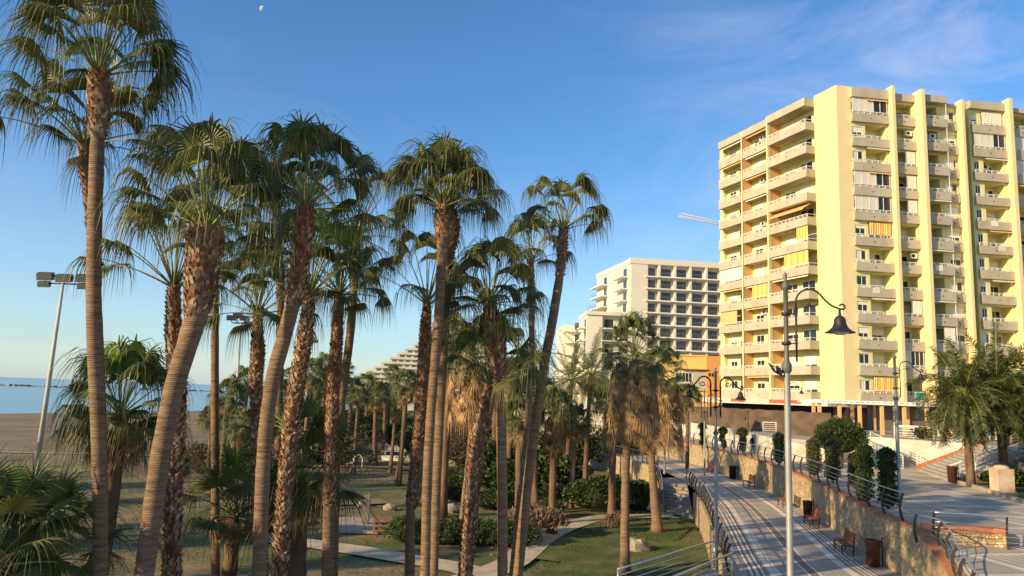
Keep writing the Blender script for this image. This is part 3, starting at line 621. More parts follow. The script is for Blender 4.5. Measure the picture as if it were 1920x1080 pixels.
# street lamps -----------------------------------------------------
def bell(loc, s, parent, fz=.78):
    o = V(loc); b = MB()
    b.revolve([(.0, 0), (.03, 0), (.03, -.12), (.05, -.14), (.03, -.16), (.05, -.2), (.10, -.24), (.14, -.32), (.15, -.46), (.19, -.58), (.27, -.68), (.36, -.74), (.37, -.76), (.30, -.755), (.18, -.70)], 16); b.v = [(o.x + x * s, o.y + y * s, o.z + z * s * fz) for x, y, z in b.v]
    sh = b.build('lamp_shade', 'iron', parent, o)
    g = MB(); g.revolve([(.0, -.84), (.10, -.83), (.19, -.78), (.22, -.72), (.0, -.70)], 14); g.v = [(o.x + x * s, o.y + y * s, o.z + z * s * fz) for x, y, z in g.v]; g.build('lens', 'glass_lamp', sh, o)
    return sh
def lamp(name, base, h, arms, label, s=1.0, flood=None, group=None, pr=.055, k_=.7, kb=.66, rg=.7, tk=1.15):
    """arms: list of azimuths"""
    root = empty(name, base, label, 'street lamp', group); o = V(base)
    b = MB(); zr = h * rg; b.revolve([(.16, 0), (.16, .06), (.11, .12), (.10, .7), (.12, .74), (pr * 1.45, .8), (pr * 1.35, zr - .05)], 14, o); b.build('post', 'galv', root, o)
    b = MB(); b.revolve([(pr * 1.36, zr - .06), (pr * 2.1, zr - .03), (pr * 2.1, zr + .06), (pr * 1.3, zr + .1), (pr, zr + .2), (pr, h - .27), (pr * 1.8, h - .25), (pr * 1.8, h - .19), (pr * .6, h - .14), (pr * .9, h - .05), (0, h)], 12, o); b.build('upper_post', 'galvdark', root, o)
    for az in arms:
        d = V((cos(az), sin(az), 0)); b = MB(); up = V((0, 0, 1)); O = V((0, 0, 0)); OT = o + up * (h - 1.35 * k_ - .05)
        vx = .32
        b.tube([O + d * vx - up * 1.55, O + d * vx + up * .15], .032 * tk, 6)                                # drop rod
        for zz in (0, -1.0):
            b.tube([O + up * zz, O + d * vx + up * zz], .022, 5); b.revolve([(0, -.04), (.055, -.03), (.055, .03), (0, .04)], 8, O + d * vx + up * zz)
            b.revolve([(pr, -.06), (pr * 2 / k_, -.05), (pr * 2 / k_, .05), (pr, .06)], 10, O + up * zz)
        b.revolve([(0, -.08), (.05, -.04), (.03, 0)], 8, O + d * vx - up * 1.55)
        # swan neck : up, over and down to the lamp, with end scroll
        arc = [O + d * vx + up * .15]
        for k in range(9):
            q = pi - k / 8 * (pi * .80); arc.append(O + d * (vx + .42 + .42 * cos(q)) + up * (.42 + .42 * sin(q)))
        for k in range(1, 8):
            t = k / 7; arc.append(O + d * (vx + .76 + .62 * t) + up * (.42 + .247 - .50 * t - .10 * sin(t * pi)))
        for k in range(1, 8):
            q = -pi / 2 + k * .62; rr = .12 - .008 * k; arc.append(O + d * (vx + 1.42 + rr * cos(q)) + up * (.24 + rr * sin(q)))
        b.tube(arc, .03 * tk, 6)
        sc = []
        for k in range(16):
            q = -.4 + k * .46; rr = .20 - .011 * k; sc.append(O + d * (vx + .52 + rr * cos(-q)) + up * (.30 + rr * sin(-q) + .12))
        b.tube(sc, .018 * tk, 5)
        b.tube([O + d * vx + up * .0, O + d * (vx + .08) + up * .22, O + d * (vx + .3) + up * .33, O + d * (vx + .45) + up * .28], .016, 5)
        b.v = [tuple(OT + V(q) * k_) for q in b.v]; arm = b.build('lamp_arm', 'iron', root, OT)
        bell(OT + (d * (vx + 1.36) + up * .14) * k_, kb, root)
    if flood:
        p = o + V((0, 0, flood)); b = MB()
        b.obox(p + V((-.20, -.10, -.02)), V((.045, -.005, -.03)), V((.03, .15, .02)), V((-.07, .01, .12)), 0); b.obox(p + V((-.14, -.06, -.03)), V((.06, 0, -.03)), V((.02, .1, 0)), V((-.02, 0, .1)), 0)
        b.tube([p, p + V((-.14, 0, -.01))], .02, 6); b.build('floodlight', 'iron', root, p)
    return root
lg = 'promenade bell lamps'
lamp('street_lamp', D(1481, 1079, 10.0) * 1 + V((0, 0, 0)), 0, [], '', 1) if 0 else None
nb = V((3.74, 10.0, 1.7))
lamp('street_lamp', nb, 8.42, [radians(-20)], 'nearest bell lamp on a tall grey post with a small floodlight', flood=7.05, pr=.031, k_=.40, kb=.52, rg=.842)
lamp('street_lamp', (9.45, 34.0, 0.0), 9.9, [radians(12), radians(188)], 'double armed bell lamp at the left edge of the promenade, near the skirted palms', group=lg, pr=.055, k_=.74, kb=.8, tk=1.7)
lamp('street_lamp', (14.2, 54.0, 1.7), 7.6, [radians(5), radians(185)], 'second double armed bell lamp directly behind the nearer double lamp', group=lg, pr=.045)
lamp('street_lamp', (18.45, 35.5, 3.7), 7.3, [radians(-5)], 'bell lamp on the upper plaza beside the two clipped columns, left of the bushy palms', group=lg, pr=.06)
lamp('street_lamp', (18.9, 77.5, 3.7), 7.2, [radians(60)], 'distant bell lamp on the upper walk beside the leftmost clipped column', group=lg, pr=.05)
lamp('street_lamp', (23.0, 61.5, 3.7), 6.9, [radians(0)], 'distant bell lamp half hidden behind the nearest lamp post', group=lg, pr=.05)
lamp('street_lamp', (14.6, 69.5, 1.7), 7.4, [radians(0)], 'lamp post on the promenade edge hidden in the skirted palm crown', group=lg, pr=.06)

# floodlight masts on the beach side ----------------------------------
M['mastm'] = mat('mast_paint', (.52, .50, .42), .6, (.42, .40, .33), 1)
def mast(base, top, r, heads, label, az, s=1.0):
    o = V(base); root = empty('floodlight_mast', o, label, 'floodlight mast', 'beach floodlight masts')
    b = MB(); b.tube([o, V(top)], [r * 1.1, r * .6], 10); b.build('mast', 'mastm', root, o)
    T = V(top); d = V((cos(az), sin(az), 0)); n = V((d.y, -d.x, 0)); b = MB(); half = heads[1]
    b.tube([T - d * half, T + d * half], .06 * s, 6); b.build('cross_arm', 'iron', root, T)
    for (u, z, sc) in heads[0]:
        p = T + d * u + V((0, 0, z)); b = MB(); k = sc * s
        b.tube([T + d * u, p], .03 * s, 5)
        q = p - d * .62 * k; tilt = n * .5 + V((0, 0, .18))
        b.obox(q - n * .2 * k, d * 1.24 * k, (n * .42 + V((0, 0, -.16))) * k, V((0, 0, .58)) * k + n * .12 * k)
        b.obox(q + d * 1.25 * k + V((0, 0, .18)) * k, d * .12 * k, n * .2 * k, V((0, 0, .2)) * k)
        b.build('floodlight', 'floodface', root, p)
    return root
mast((-37.0, 60, -.1), D(118, 532, 60), .2, ([(-1.45, .35, 1), (-1.5, -.25, .75), (.1, .25, 1), (1.75, .30, 1), (1.75, -.3, .75)], 1.9), 'tall pale mast with a row of floodlights above the beach at the far left', 0.0)
mast((-21.6, 60, -.1), D(452, 606, 60), .13, ([(-.75, .25, .62), (-.3, .45, .6), (.25, .3, .6), (.6, -.1, .5)], .7), 'slim floodlight mast behind the third group of trunks', .3)
mast((-35.0, 130, -.1), D(582, 642, 130), .2, ([(-.7, .3, .9), (.2, .5, .8), (.8, .1, .8)], .9), 'farthest slim floodlight mast standing over the park trees', .3)

# benches, bins -------------------------------------------------------------
def walltan(p):
    j = min(range(1, len(REs) - 1), key=lambda i: (REs[i] - V((p[0], p[1]))).length); t = (REs[j + 1] - REs[j - 1]).normalized(); return REs[j], t
def bench(p, label, off=.75):
    q, t = walltan(p); n = V((-t.y, t.x)); c = q + n * off; rz = atan2(t.y, t.x)
    root = empty('bench', (c.x, c.y, 1.7), label, 'bench', 'red slatted benches along the wall', rz)
    for k in range(4):
        b = MB(); b.obox((-.9, .05 + k * .11, .43), (1.8, 0, 0), (0, .09, 0), (0, 0, .035)); bo = b.build('seat_slat', 'woodred', root)
    for k in range(4):
        b = MB(); b.obox((-.9, .03 - k * .03, .52 + k * .115), (1.8, 0, 0), (0, .03, 0), (0, -.01, .09)); b.build('back_slat', 'woodred', root)
    for x in (-.72, .72):
        b = MB(); b.obox((x - .025, 0, 0), (.05, 0, 0), (0, .05, 0), (0, -.1, .98)); b.obox((x - .025, .46, 0), (.05, 0, 0), (0, .05, 0), (0, 0, .42)); b.obox((x - .025, 0, .38), (.05, 0, 0), (0, .5, 0), (0, 0, .04)); b.build('leg', 'iron', root)
bench((16.6, 35.2), 'nearest red bench at the foot of the stone wall, beside the brown bin')
bench((18.3, 42.2), 'second nearest red bench, partly behind the front lamp post')
bench((19.7, 50.5), 'red bench at the foot of the wall just left of the front lamp post')
bench((20.6, 60.5), 'red bench in the shade between the front lamp post and the far bin')
bench((20.4, 71.5), 'farthest red bench, in full sun on the golden wall')
def bin_(p, label, z=1.7, off=.55, m='black', s=1):
    if off is not None:
        q, t = walltan(p); n = V((-t.y, t.x)); c = q + n * off
    else: c = V(p)
    root = empty('litter_bin', (c.x, c.y, z), label, 'litter bin', 'litter bins')
    b = MB(); b.revolve([(0, .05), (.24, .05), (.27, .9), (.30, .92), (.30, .98), (.25, 1.0), (.24, .85), (0, .82)], 14); b.build('bucket', m, root)
    b = MB(); b.tube([(.36, 0, 0), (.36, 0, 1.1)], .03, 6); b.obox((.24, -.03, .75), (.12, 0, 0), (0, .06, 0), (0, 0, .05)); b.build('post', 'iron', root); root.scale = (s, s, s)
bin_((16.1, 32.6), 'nearest brown litter bin against the stone wall beside the nearest bench', m='binbrown', s=1.1)
bin_((18.7, 45.4), 'dark litter bin by the stone wall just right of the front lamp post', m='binbrown')
bin_((20.9, 67.2), 'black litter bin between the two farthest benches', s=1.15)
bin_((29.0, 49.1), 'brown litter bin at the foot of the plaza stairs', 3.7, None, 'binbrown', 1.1)
# stone pillar at the bed
b = MB(); b.box((28.6, 43.6, 3.7), 1.05, .95, .2); b.box((28.6, 43.6, 3.9), .92, .82, 1.25); b.revolve([(.44, 5.148), (.40, 5.24), (.30, 5.32), (0, 5.36)], 10, (28.6, 43.6, 0))
M['pink'] = mat('pink_stone', (.62, .44, .30), .9, (.45, .30, .20), 1.5, bump=.3)
tag(b.build('pillar', 'pink', origin=(28.6, 43.6, 3.7)), 'squat pinkish stone pillar at the front corner of the planting bed', 'pillar')
b = MB()
kp = dense([(29.5, 49.2, 3.7), (28.8, 45.6, 3.7), (27.4, 40.4, 3.7), (26.6, 36, 3.7)], .9)
for a, c in zip(kp[:-1], kp[1:]):
    d = (c - a); b.obox(a, d * .93, V((-.25, .05, 0)), (0, 0, .2))
tag(b.build('kerb', 'slab', origin=kp[0]), 'row of pale kerb stones edging the planting bed below the bushy palms', 'kerb')

# shower, crate, blocks, rocks in the garden ----------------------------------
c = G(671, 905 + 45, 0); c = V((-8.6, 47.6, .09))
root = empty('beach_shower', c, 'grey upright shower slab standing on the pale pad in the garden', 'shower')
b = MB(); b.obox(c + V((-.2, -.12, 0)), (.42, 0, 0), (0, .26, 0), (.04, 0, 1.75)); b.build('column', 'showercol', root, c)
b = MB(); b.tube([c + V((0, -.12, 1.5)), c + V((0, -.3, 1.52)), c + V((0, -.32, 1.45))], .02, 6); b.build('tap', 'steel', root, c)
c = V((-7.0, 45.3, 0)); root = empty('crate_bench', c, 'brown wooden crate bench on the grass beside the shower pad', 'bench', rz=radians(8))
for x in (-.6, .6):
    for y in (-.25, .25):
        b = MB(); b.box((x, y, 0), .09, .09, .72); b.build('leg', 'crate', root)
for z in (.12, .4, .66):
    b = MB()
    for y in (-.3, .3): b.obox((-.68, y - .02, z), (1.36, 0, 0), (0, .04, 0), (0, 0, .12))
    for x in (-.66, .66): b.obox((x - .02, -.28, z), (.04, 0, 0), (0, .56, 0), (0, 0, .12))
    b.build('side_board', 'crate', root)
b = MB()
for k in range(4): b.obox((-.7, -.32 + k * .165, .79), (1.4, 0, 0), (0, .15, 0), (0, 0, .03))
b.build('seat', 'crate', root)
c = V((-13.6, 91.5, 0))
b = MB(); b.box(c, 2.6, 1.2, .42); b.box(c + V((0, 0, .42)), 2.75, 1.3, .1); tag(b.build('stone_block', 'white', origin=c), 'low white block on the open ground in the middle distance', 'stone block')
c = V((-14.6, 99, 0)); root = empty('park_bench', c, 'grey park bench behind the low white block', 'bench')
b = MB(); b.obox(c + V((-1.5, 0, .45)), (3, 0, 0), (0, .5, 0), (0, 0, .08)); b.build('seat', 'concrete', root, c)
b = MB(); b.obox(c + V((-1.5, .5, .6)), (3, 0, 0), (0, .06, 0), (0, .2, .6)); b.build('backrest', 'concrete', root, c)
for x in (-1.2, 1.2):
    b = MB(); b.box(c + V((x, .3, 0)), .15, .5, .45); b.build('leg', 'concrete', root, c)
c = V((-16, 112, 0)); b = MB(); b.box(c, 5, 3.2, .35); b.box(c + V((1.6, 0, .35)), .3, .3, 1.3); b.box(c + V((1.6, 0, 1.6)), .5, .4, .12); tag(b.build('drinking_fountain', 'slab', origin=c), 'pale stone plinth with a small drinking fountain beyond the grey bench', 'fountain')
# outdoor gym / playground frame
c = G(662, 888, 0); root = empty('exercise_machine', c, 'pale outdoor exercise machine partly hidden by a rough trunk', 'exercise machine')
b = MB(); b.tube([c + V((0, 0, 0)), c + V((0, 0, 1.5)), c + V((.25, 0, 1.85)), c + V((.6, 0, 1.85)), c + V((.85, 0, 1.5)), c + V((.85, 0, 0))], .05, 8); b.tube([c + V((-.7, 0, .9)), c + V((0, .0, 1.1))], .06, 6); b.build('frame', 'white', root, c)
b = MB(); b.obox(c + V((-.2, -.3, .6)), (.5, 0, 0), (0, .5, 0), (0, 0, .08)); b.obox(c + V((1.3, -.3, .3)), (.8, 0, .5), (0, .4, 0), (0, 0, .08)); b.build('seat', 'galv', root, c)

def rock(c, s, label, seed, m='rock'):
    r = random.Random(seed); b = MB(); n = 10; rings = 6
    for i in range(rings + 1):
        q = pi * i / rings
        for j in range(n):
            a = 2 * pi * j / n; p = V((sin(q) * cos(a), sin(q) * sin(a), cos(q))); f = 1 + .35 * mnoise.noise(p * 1.7 + V((seed * 3.1, 0, 0)))
            b.v.append((c[0] + p.x * f * s[0], c[1] + p.y * f * s[1], c[2] + .25 * s[2] + p.z * f * s[2]))
    for i in range(rings):
        for j in range(n):
            A = i * n + j; B = i * n + (j + 1) % n; b.face((A, A + n, B + n, B), 0, False)
    return tag(b.build('boulder', m, origin=c), label, 'boulder', 'garden boulders')
rock(G(1195, 1033, 0), (.75, .6, .6), 'large pointed tan boulder at the foot of the nearer skirted palm', 3)
rock(G(846, 958, 0), (.55, .45, .42), 'rounded tan boulder on bare soil left of the pale trunk base', 4)
rock(G(679, 947, 0), (.38, .3, .25), 'small pale boulder on the grass above the shower pad', 5)
rock(G(731, 954, 0), (.5, .35, .3), 'small pale boulder right of the other one above the shower pad', 6)
rock(G(792, 882, 0), (.8, .6, .7), 'sunlit boulder beside the rough trunk in the middle of the garden', 8)
rock(G(858, 872, 0), (1.3, .8, .8), 'pair-sized pale boulder below the large bare brown shrub', 9)
rock(G(1150, 835, 1.7), (1.5, 1, 1.9), 'tall pale limestone rock behind the skirted palms', 10, 'whitewall')
rock(G(770, 865, 0), (.9, .7, .6), 'flat boulder just right of the low white block', 11)
rock(G(648, 838, 0), (1.2, .8, .6), 'boulder at the edge of the dry shrubs left of the white block', 12)
rock(G(835, 950, 0), (.3, .25, .2), 'smallest stone next to the rounded tan boulder', 13)
# ================================================================ PLANTS
def fan_leaf(b, o, a, nrm, L, nseg, spread, droop, rnd, mi=0, fuse=.33):
    a = a.normalized(); nrm = (nrm - a * nrm.dot(a)).normalized(); s = a.cross(nrm)
    r1, r2 = .10 * L, fuse * L; E = []; base = len(b.v); sag = .10 + .16 * droop
    def pt(q, r, k):
        d = a * cos(q) + s * sin(q)
        p = o + d * r + nrm * ((.013 if k % 2 else -.013) * (r / .4)) + nrm * (-.10 * abs(sin(q)) ** 2 * r) * 1.2
        p.z -= sag * (r / L) ** 2 * L * (.5 + 1.2 * sin(q) ** 2)
        return p, d
    b.v.append(tuple(o))
    for j in range(nseg + 1):
        q = -spread + 2 * spread * j / nseg
        for r in (r1, (r1 + r2) * .55, r2 * (1 - .06 * (j % 2))): b.v.append(tuple(pt(q, r, j)[0]))
    for j in range(nseg):
        A = base + 1 + j * 3; B = A + 3
        b.face((base, A, B), mi); b.face((A, A + 1, B + 1, B), mi); b.face((A + 1, A + 2, B + 2, B + 1), mi)
        q = -spread + 2 * spread * (j + .5) / nseg
        p0 = (V(b.v[A + 2]) + V(b.v[B + 2])) / 2; w = (V(b.v[B + 2]) - V(b.v[A + 2])) * .36
        _, d = pt(q, r2, j); d = (d + V((rnd.uniform(-.09, .09), rnd.uniform(-.09, .09), -sag * .9))).normalized()
        LL_ = L * (.92 + .26 * cos(q * .62)) * rnd.uniform(.72, 1.15) - r2; seg = LL_ / 3.4
        p = p0; pl, pr = A + 2, B + 2
        dz = droop * rnd.uniform(.65, 1.35) * (1 + .5 * abs(sin(q)))
        for k, wf in enumerate((.58, .34)):
            d = (d + V((0, 0, -1)) * dz * (.75 + .6 * k)).normalized(); p = p + d * seg * (1 if k == 0 else 1.2)
            jw = w * wf; i = len(b.v); b.v.append(tuple(p - jw)); b.v.append(tuple(p + jw)); b.face((pl, i, i + 1, pr), mi); pl, pr = i, i + 1
        d = (d + V((0, 0, -1)) * dz * 1.3).normalized(); p = p + d * seg * 1.5; i = len(b.v); b.v.append(tuple(p)); b.face((pl, i, pr), mi)
def fan_crown(seed, n=19, pet=1.0, L=1.15, nseg=36, hi=84, lo=-16, droop=1.45, hubr=.14, pw=.025, mats=None, old=1, fresh=2, power=1.15, spread=1.95, specs=None):
    r = random.Random(seed); b = MB()
    if specs is None:
        specs = []
        for i in range(n):
            t = (i + .5) / n; el = hi + (lo - hi) * t ** power + r.uniform(-7, 7); az = i * 2.39996 + r.uniform(-.25, .25) + seed
            specs.append((az, el, 1 if i < fresh else (2 if i >= n - old else 0)))
    for az, elv, mi in specs:
        e_ = radians(elv); hd = V((cos(az), sin(az), 0)); d = (hd * cos(e_) + V((0, 0, 1)) * sin(e_)).normalized()
        pl = pet * r.uniform(.75, 1.15) * (.85 + .45 * max(0, sin(e_))); p = hd * hubr * (1 - sin(max(0, e_)) * .7) + V((0, 0, -.1 + .15 * sin(e_)))
        pts = [p.copy()]
        for k in range(5):
            d = (d + V((0, 0, -1)) * .05 * (1 + k * .25) * cos(e_)).normalized(); p = p + d * pl / 5; pts.append(p.copy())
        b.tube(pts, [pw * 1.3, pw, pw * .8, pw * .7, pw * .6, pw * .5], 4, 3, cap=False, sm=False)
        a = (d + V((0, 0, -1)) * .16 * cos(e_) + V((r.uniform(-.15, .15), r.uniform(-.15, .15), 0))).normalized()
        up = V((0, 0, 1)) - a * a.z
        if up.length < .2: up = -hd
        up.normalize(); roll = r.uniform(-.5, .5); sd_ = a.cross(up); up = up * cos(roll) + sd_ * sin(roll)
        fan_leaf(b, p, a, up, L * r.uniform(.88, 1.1), nseg, spread * r.uniform(.85, 1.05), droop * r.uniform(.7, 1.3), r, mi)
    return b
CM = ['leaf', 'leaf_fresh', 'leaf_old', 'petiole']
def skirt(seed, h=3.5, r0=.35, r1=.9, n=60, L=.95):
    """dead fronds hanging against the trunk, top at z=0"""
    r = random.Random(seed); b = MB()
    for i in range(n):
        t = (i / n) ** 1.0; az = i * 2.4 + r.uniform(-.3, .3); z = -t * (h - L * .9); hd = V((cos(az), sin(az), 0))
        rr = r0 + (r1 - r0) * (.35 + .65 * sin(min(1, t * 2.2 + .35) * pi * .5)) * r.uniform(.7, 1.1)
        o = hd * rr * .55 + V((0, 0, z)); p = hd * rr + V((0, 0, z - .25))
        b.tube([o, p], .02, 3, 0, cap=False, sm=False)
        a = (V((0, 0, -1)) + hd * r.uniform(-.05, .25)).normalized(); fan_leaf(b, p, a, hd, L * r.uniform(.7, 1.15), 11, .75, .5, r, 0, fuse=.35)
    return b
def boots_on(b, P, R, i0, i1, r, dens=1.0, size=1.0, red=.5):
    """leaf-base stubs between sample indices"""
    ang = r.random() * 6; step = .019 / dens
    L_ = [0]
    for i in range(i0, i1): L_.append(L_[-1] + (P[i + 1] - P[i]).length)
    s = 0
    while s < L_[-1] - .02:
        k = max(j for j in range(len(L_)) if L_[j] <= s); k = min(k, len(L_) - 2); t = (s - L_[k]) / max(1e-5, L_[k + 1] - L_[k])
        c = P[i0 + k].lerp(P[i0 + k + 1], t); rr = R[i0 + k] * (1 - t) + R[i0 + k + 1] * t; ax = (P[i0 + k + 1] - P[i0 + k]).normalized()
        ang += 2.39996 + r.uniform(-.12, .12); x = ax.orthogonal().normalized(); y = ax.cross(x); nr = x * cos(ang) + y * sin(ang); tg = ax.cross(nr)
        w = .036 * size * r.uniform(.8, 1.3) * (rr / .2) ** .5; h = .105 * size * r.uniform(.7, 1.3); out = .05 * size * r.uniform(.5, 1.6); sk = r.uniform(-.05, .05)
        q = c + nr * rr * .93; m0 = 1 if r.random() > red * (.2 + .9 * (s / L_[-1]) ** .7) else 0
        tp = q + ax * h + nr * out
        pts = [q - tg * w * 1.2, q + tg * w * 1.2, tp + tg * (w * .75 + sk), tp - tg * (w * .75 - sk), tp + ax * h * .35 + nr * out * .4 + tg * sk, q + ax * h * 1.0]
        i = len(b.v); b.v.extend(tuple(p_) for p_ in pts)
        b.face((i, i + 1, i + 2, i + 3), m0); b.face((i + 3, i + 2, i + 4), m0); b.face((i + 1, i + 5, i + 2), m0); b.face((i, i + 3, i + 5), m0)
        s += step
def trunk_part(root, P, R, types, o, r, seed, dens=1.0, size=1.0, nside=14):
    # smooth and rough runs
    b = MB(); b.tube(P, [x * (.93 if t == 'r' else 1) for x, t in zip(R, types)], nside, 0, sm=True, jit=.035, rnd=r)
    allr = all(t == 'r' for t in types[2:-2])
    b.build('trunk', 'barkdark' if allr else 'bark', root, o)
    b = MB(); i = 0
    while i < len(P) - 1:
        if types[i] == 'r':
            j = i
            while j < len(P) - 1 and types[j] == 'r': j += 1
            boots_on(b, P, R, i, j, r, dens, size, .85 if not allr else .42); i = j
        else: i += 1
    if b.v: b.build('leaf_bases', ['boot_red', 'boot_tan'], root, o)
def fanpalm(label, d, prof, crown, group=None, base_z=0.0, sk=None, dens=1.3, size=.85, extra=None, cat='palm tree'):
    r = random.Random(int(prof[0][0] * 7 + prof[0][1]))
    pts = [(D(a, c, d), rp * .88 * ((D(a, c, d) - V((0, 0, CAMZ))).dot(RM @ V((0, 0, -1)))) / F, t) for a, c, rp, t in prof]
    if pts[-1][0].z > base_z + .05:
        p1, p0 = pts[-1][0], pts[-2][0]; dr = (p1 - p0); dr = dr / max(.1, -dr.z); dr.x *= .6; q = p1 + dr * (p1.z - base_z); q.z = base_z
        pts.append((q, pts[-1][1], pts[-1][2]))
    pts.reverse(); raw = [p for p, _, _ in pts]
    P = []; R = []; T = []; n = len(raw)
    for i in range(n - 1):
        p0, p1, p2, p3 = raw[max(i - 1, 0)], raw[i], raw[i + 1], raw[min(i + 2, n - 1)]; k = max(1, int((p2 - p1).length / .22))
        for j in range(k):
            t = j / k; P.append(.5 * ((2 * p1) + (p2 - p0) * t + (2 * p0 - 5 * p1 + 4 * p2 - p3) * t * t + (3 * p1 - p0 - 3 * p2 + p3) * t ** 3))
            R.append(pts[i][1] * (1 - t) + pts[i + 1][1] * t); T.append(pts[i + 1][2] if t > 0.02 or i == 0 else pts[i][2] if pts[i][2] == pts[i + 1][2] else pts[i + 1][2])
    P.append(raw[-1]); R.append(pts[-1][1]); T.append(pts[-1][2])
    for i, p in enumerate(P):
        h = p.z - base_z
        if h < .8: R[i] *= 1 + .35 * (1 - h / .8) ** 2
    o = V((P[0].x, P[0].y, base_z)); root = empty('palm_tree', o, label, cat, group)
    trunk_part(root, P, R, T, o, r, 0, dens, size)
    top = P[-1]
    cb = crown if isinstance(crown, MB) else fan_crown(**crown)
    c = cb.build('crown', CM, root); c.location = top - o
    if sk:
        s = skirt(**sk).build('dead_fronds', 'dead', root); s.location = top - o + V((0, 0, sk.get('dz', 0) if 0 else 0))
    return root
# ---- the foreground and middle row, left to right -----------------------------
near_grp = 'tall fan palms of the foreground row'
S, R_ = 's', 'r'
fanpalm('tallest foreground palm at the far left, straight smooth grey-brown trunk with a dark red collar', 15,
        [(187, 138, 18, R_), (187, 185, 24, R_), (186, 225, 18, R_), (183, 262, 14.5, S), (180, 330, 14.5, S), (176, 500, 15, S), (177, 650, 15, S), (184, 800, 14.5, S), (187, 1080, 15, S)],
        dict(seed=11, n=26, pet=1.25, L=1.36, lo=20, droop=1.00), near_grp, size=1.1)
fanpalm('palm directly behind the tallest one, its crown hanging lower and to the left', 18.5,
        [(158, 268, 9, R_), (158, 310, 12, R_), (163, 345, 10, R_), (174, 450, 10, S), (182, 600, 10.5, S), (190, 800, 10.5, S), (193, 1080, 11, S)],
        dict(seed=5, n=26, pet=1.59, L=1.36, lo=20, hi=75, droop=1.00, power=.7), near_grp)
fanpalm('leaning palm with a thick shaggy boot of leaf bases, second big trunk from the left', 14.8,
        [(387, 428, 30, R_), (384, 465, 38, R_), (378, 520, 35, R_), (371, 570, 29, R_), (365, 600, 23, S), (350, 650, 21, S), (328, 722, 20, S), (302, 850, 20, S), (270, 1080, 20, S)],
        dict(seed=23, n=27, pet=1.25, L=1.26, lo=20, droop=1.00), near_grp, dens=3.4, size=.85)
fanpalm('rough pale-scaled trunk standing right behind the leaning palm', 19.5,
        [(326, 535, 9, R_), (325, 570, 13, R_), (327, 640, 17, R_), (333, 720, 17, R_), (331, 800, 16.5, R_), (325, 900, 18, R_), (321, 1080, 18, R_)],
        dict(seed=31, n=22, pet=1.77, L=1.11, lo=20, hi=80, droop=1.10), near_grp, dens=2.6, size=.95)
fanpalm('slim straight smooth trunk just right of the leaning palm', 26,
        [(408, 415, 7, R_), (406, 450, 8, R_), (404, 480, 8, S), (403, 560, 8, S), (403, 800, 8.5, S), (404, 1080, 9, S)],
        dict(seed=41, n=17, pet=1.18, L=1.21, droop=1.10), near_grp)
fanpalm('rough trunk with a low drooping crown between the slim trunk and the orange leaning one', 24,
        [(484, 585, 7, R_), (483, 615, 10, R_), (483, 665, 15, R_), (480, 720, 13, R_), (484, 800, 13, R_), (486, 900, 13, R_), (490, 1080, 14, R_)],
        dict(seed=53, n=27, pet=1.53, L=1.21, lo=0, droop=1.15), near_grp, dens=2.6, size=.85)
fanpalm('slim palm whose thin red neck shows above the low drooping crown', 27,
        [(520, 392, 7, R_), (522, 430, 9, R_), (524, 480, 8, R_), (526, 560, 8, S), (524, 700, 8.5, S), (520, 1080, 9, S)],
        dict(seed=61, n=17, pet=1.18, L=1.17, lo=20, droop=1.15), near_grp)
fanpalm('orange-brown leaning smooth trunk with a bulging red collar high up', 17.5,
        [(572, 388, 15, R_), (570, 430, 23, R_), (565, 475, 17, R_), (560, 500, 16, R_), (556, 545, 20, R_), (548, 575, 16, S), (532, 635, 15.5, S), (510, 720, 15.5, S), (495, 850, 15, S), (485, 1080, 15, S)],
        dict(seed=71, n=24, pet=1.30, L=1.26, lo=20, droop=1.00), near_grp, dens=2.6, size=.85)
fanpalm('rough scaly trunk crossing behind the orange leaning one, with bright green fans at its top', 20,
        [(581, 550, 7, R_), (578, 580, 12, R_), (570, 640, 16, R_), (557, 720, 17, R_), (543, 820, 16, R_), (532, 950, 16, R_), (524, 1080, 17, R_)],
        dict(seed=83, n=22, pet=1.47, L=1.21, lo=20, hi=85, droop=1.00, fresh=8), near_grp, dens=2.6, size=.85)
fanpalm('slim rough trunk left of the long thin leaning one', 24,
        [(637, 548, 6, R_), (634, 585, 10, R_), (630, 660, 13, R_), (625, 730, 13, R_), (620, 830, 12, R_), (617, 950, 13, S), (614, 1080, 13, S)],
        dict(seed=97, n=24, pet=1.42, L=1.17, lo=0, droop=1.10), near_grp, dens=2.8, size=.8)
fanpalm('long thin smooth palm leaning to the right in the middle of the row', 27,
        [(668, 440, 7, R_), (667, 480, 8, R_), (664, 540, 8.5, S), (655, 640, 9, S), (642, 740, 9, S), (631, 860, 9, S), (625, 1080, 10, S)],
        dict(seed=103, n=24, pet=1.83, L=1.36, lo=0, hi=80, droop=1.20), near_grp)
fanpalm('rough trunk with a ragged ring low down, left of the big double trunks', 27,
        [(801, 568, 6, R_), (798, 610, 11, R_), (794, 700, 14, R_), (786, 800, 14, R_), (780, 880, 14, R_), (775, 935, 16, R_), (770, 955, 10, S), (768, 1080, 11, S)],
        dict(seed=113, n=17, pet=2.01, L=1.21, lo=20, hi=84, droop=1.20), near_grp, dens=2.6, size=.8)
fanpalm('left one of the big paired trunks, smooth and sunlit, under the widest round crown', 21.5,
        [(830, 385, 14, R_), (832, 415, 23, R_), (832, 442, 19, R_), (829, 475, 11, S), (822, 600, 10, S), (809, 760, 10, S), (801, 900, 10, S), (797, 1080, 10.5, S)],
        dict(seed=127, n=29, pet=1.12, L=1.32, lo=20, droop=1.05), near_grp, dens=1.4)
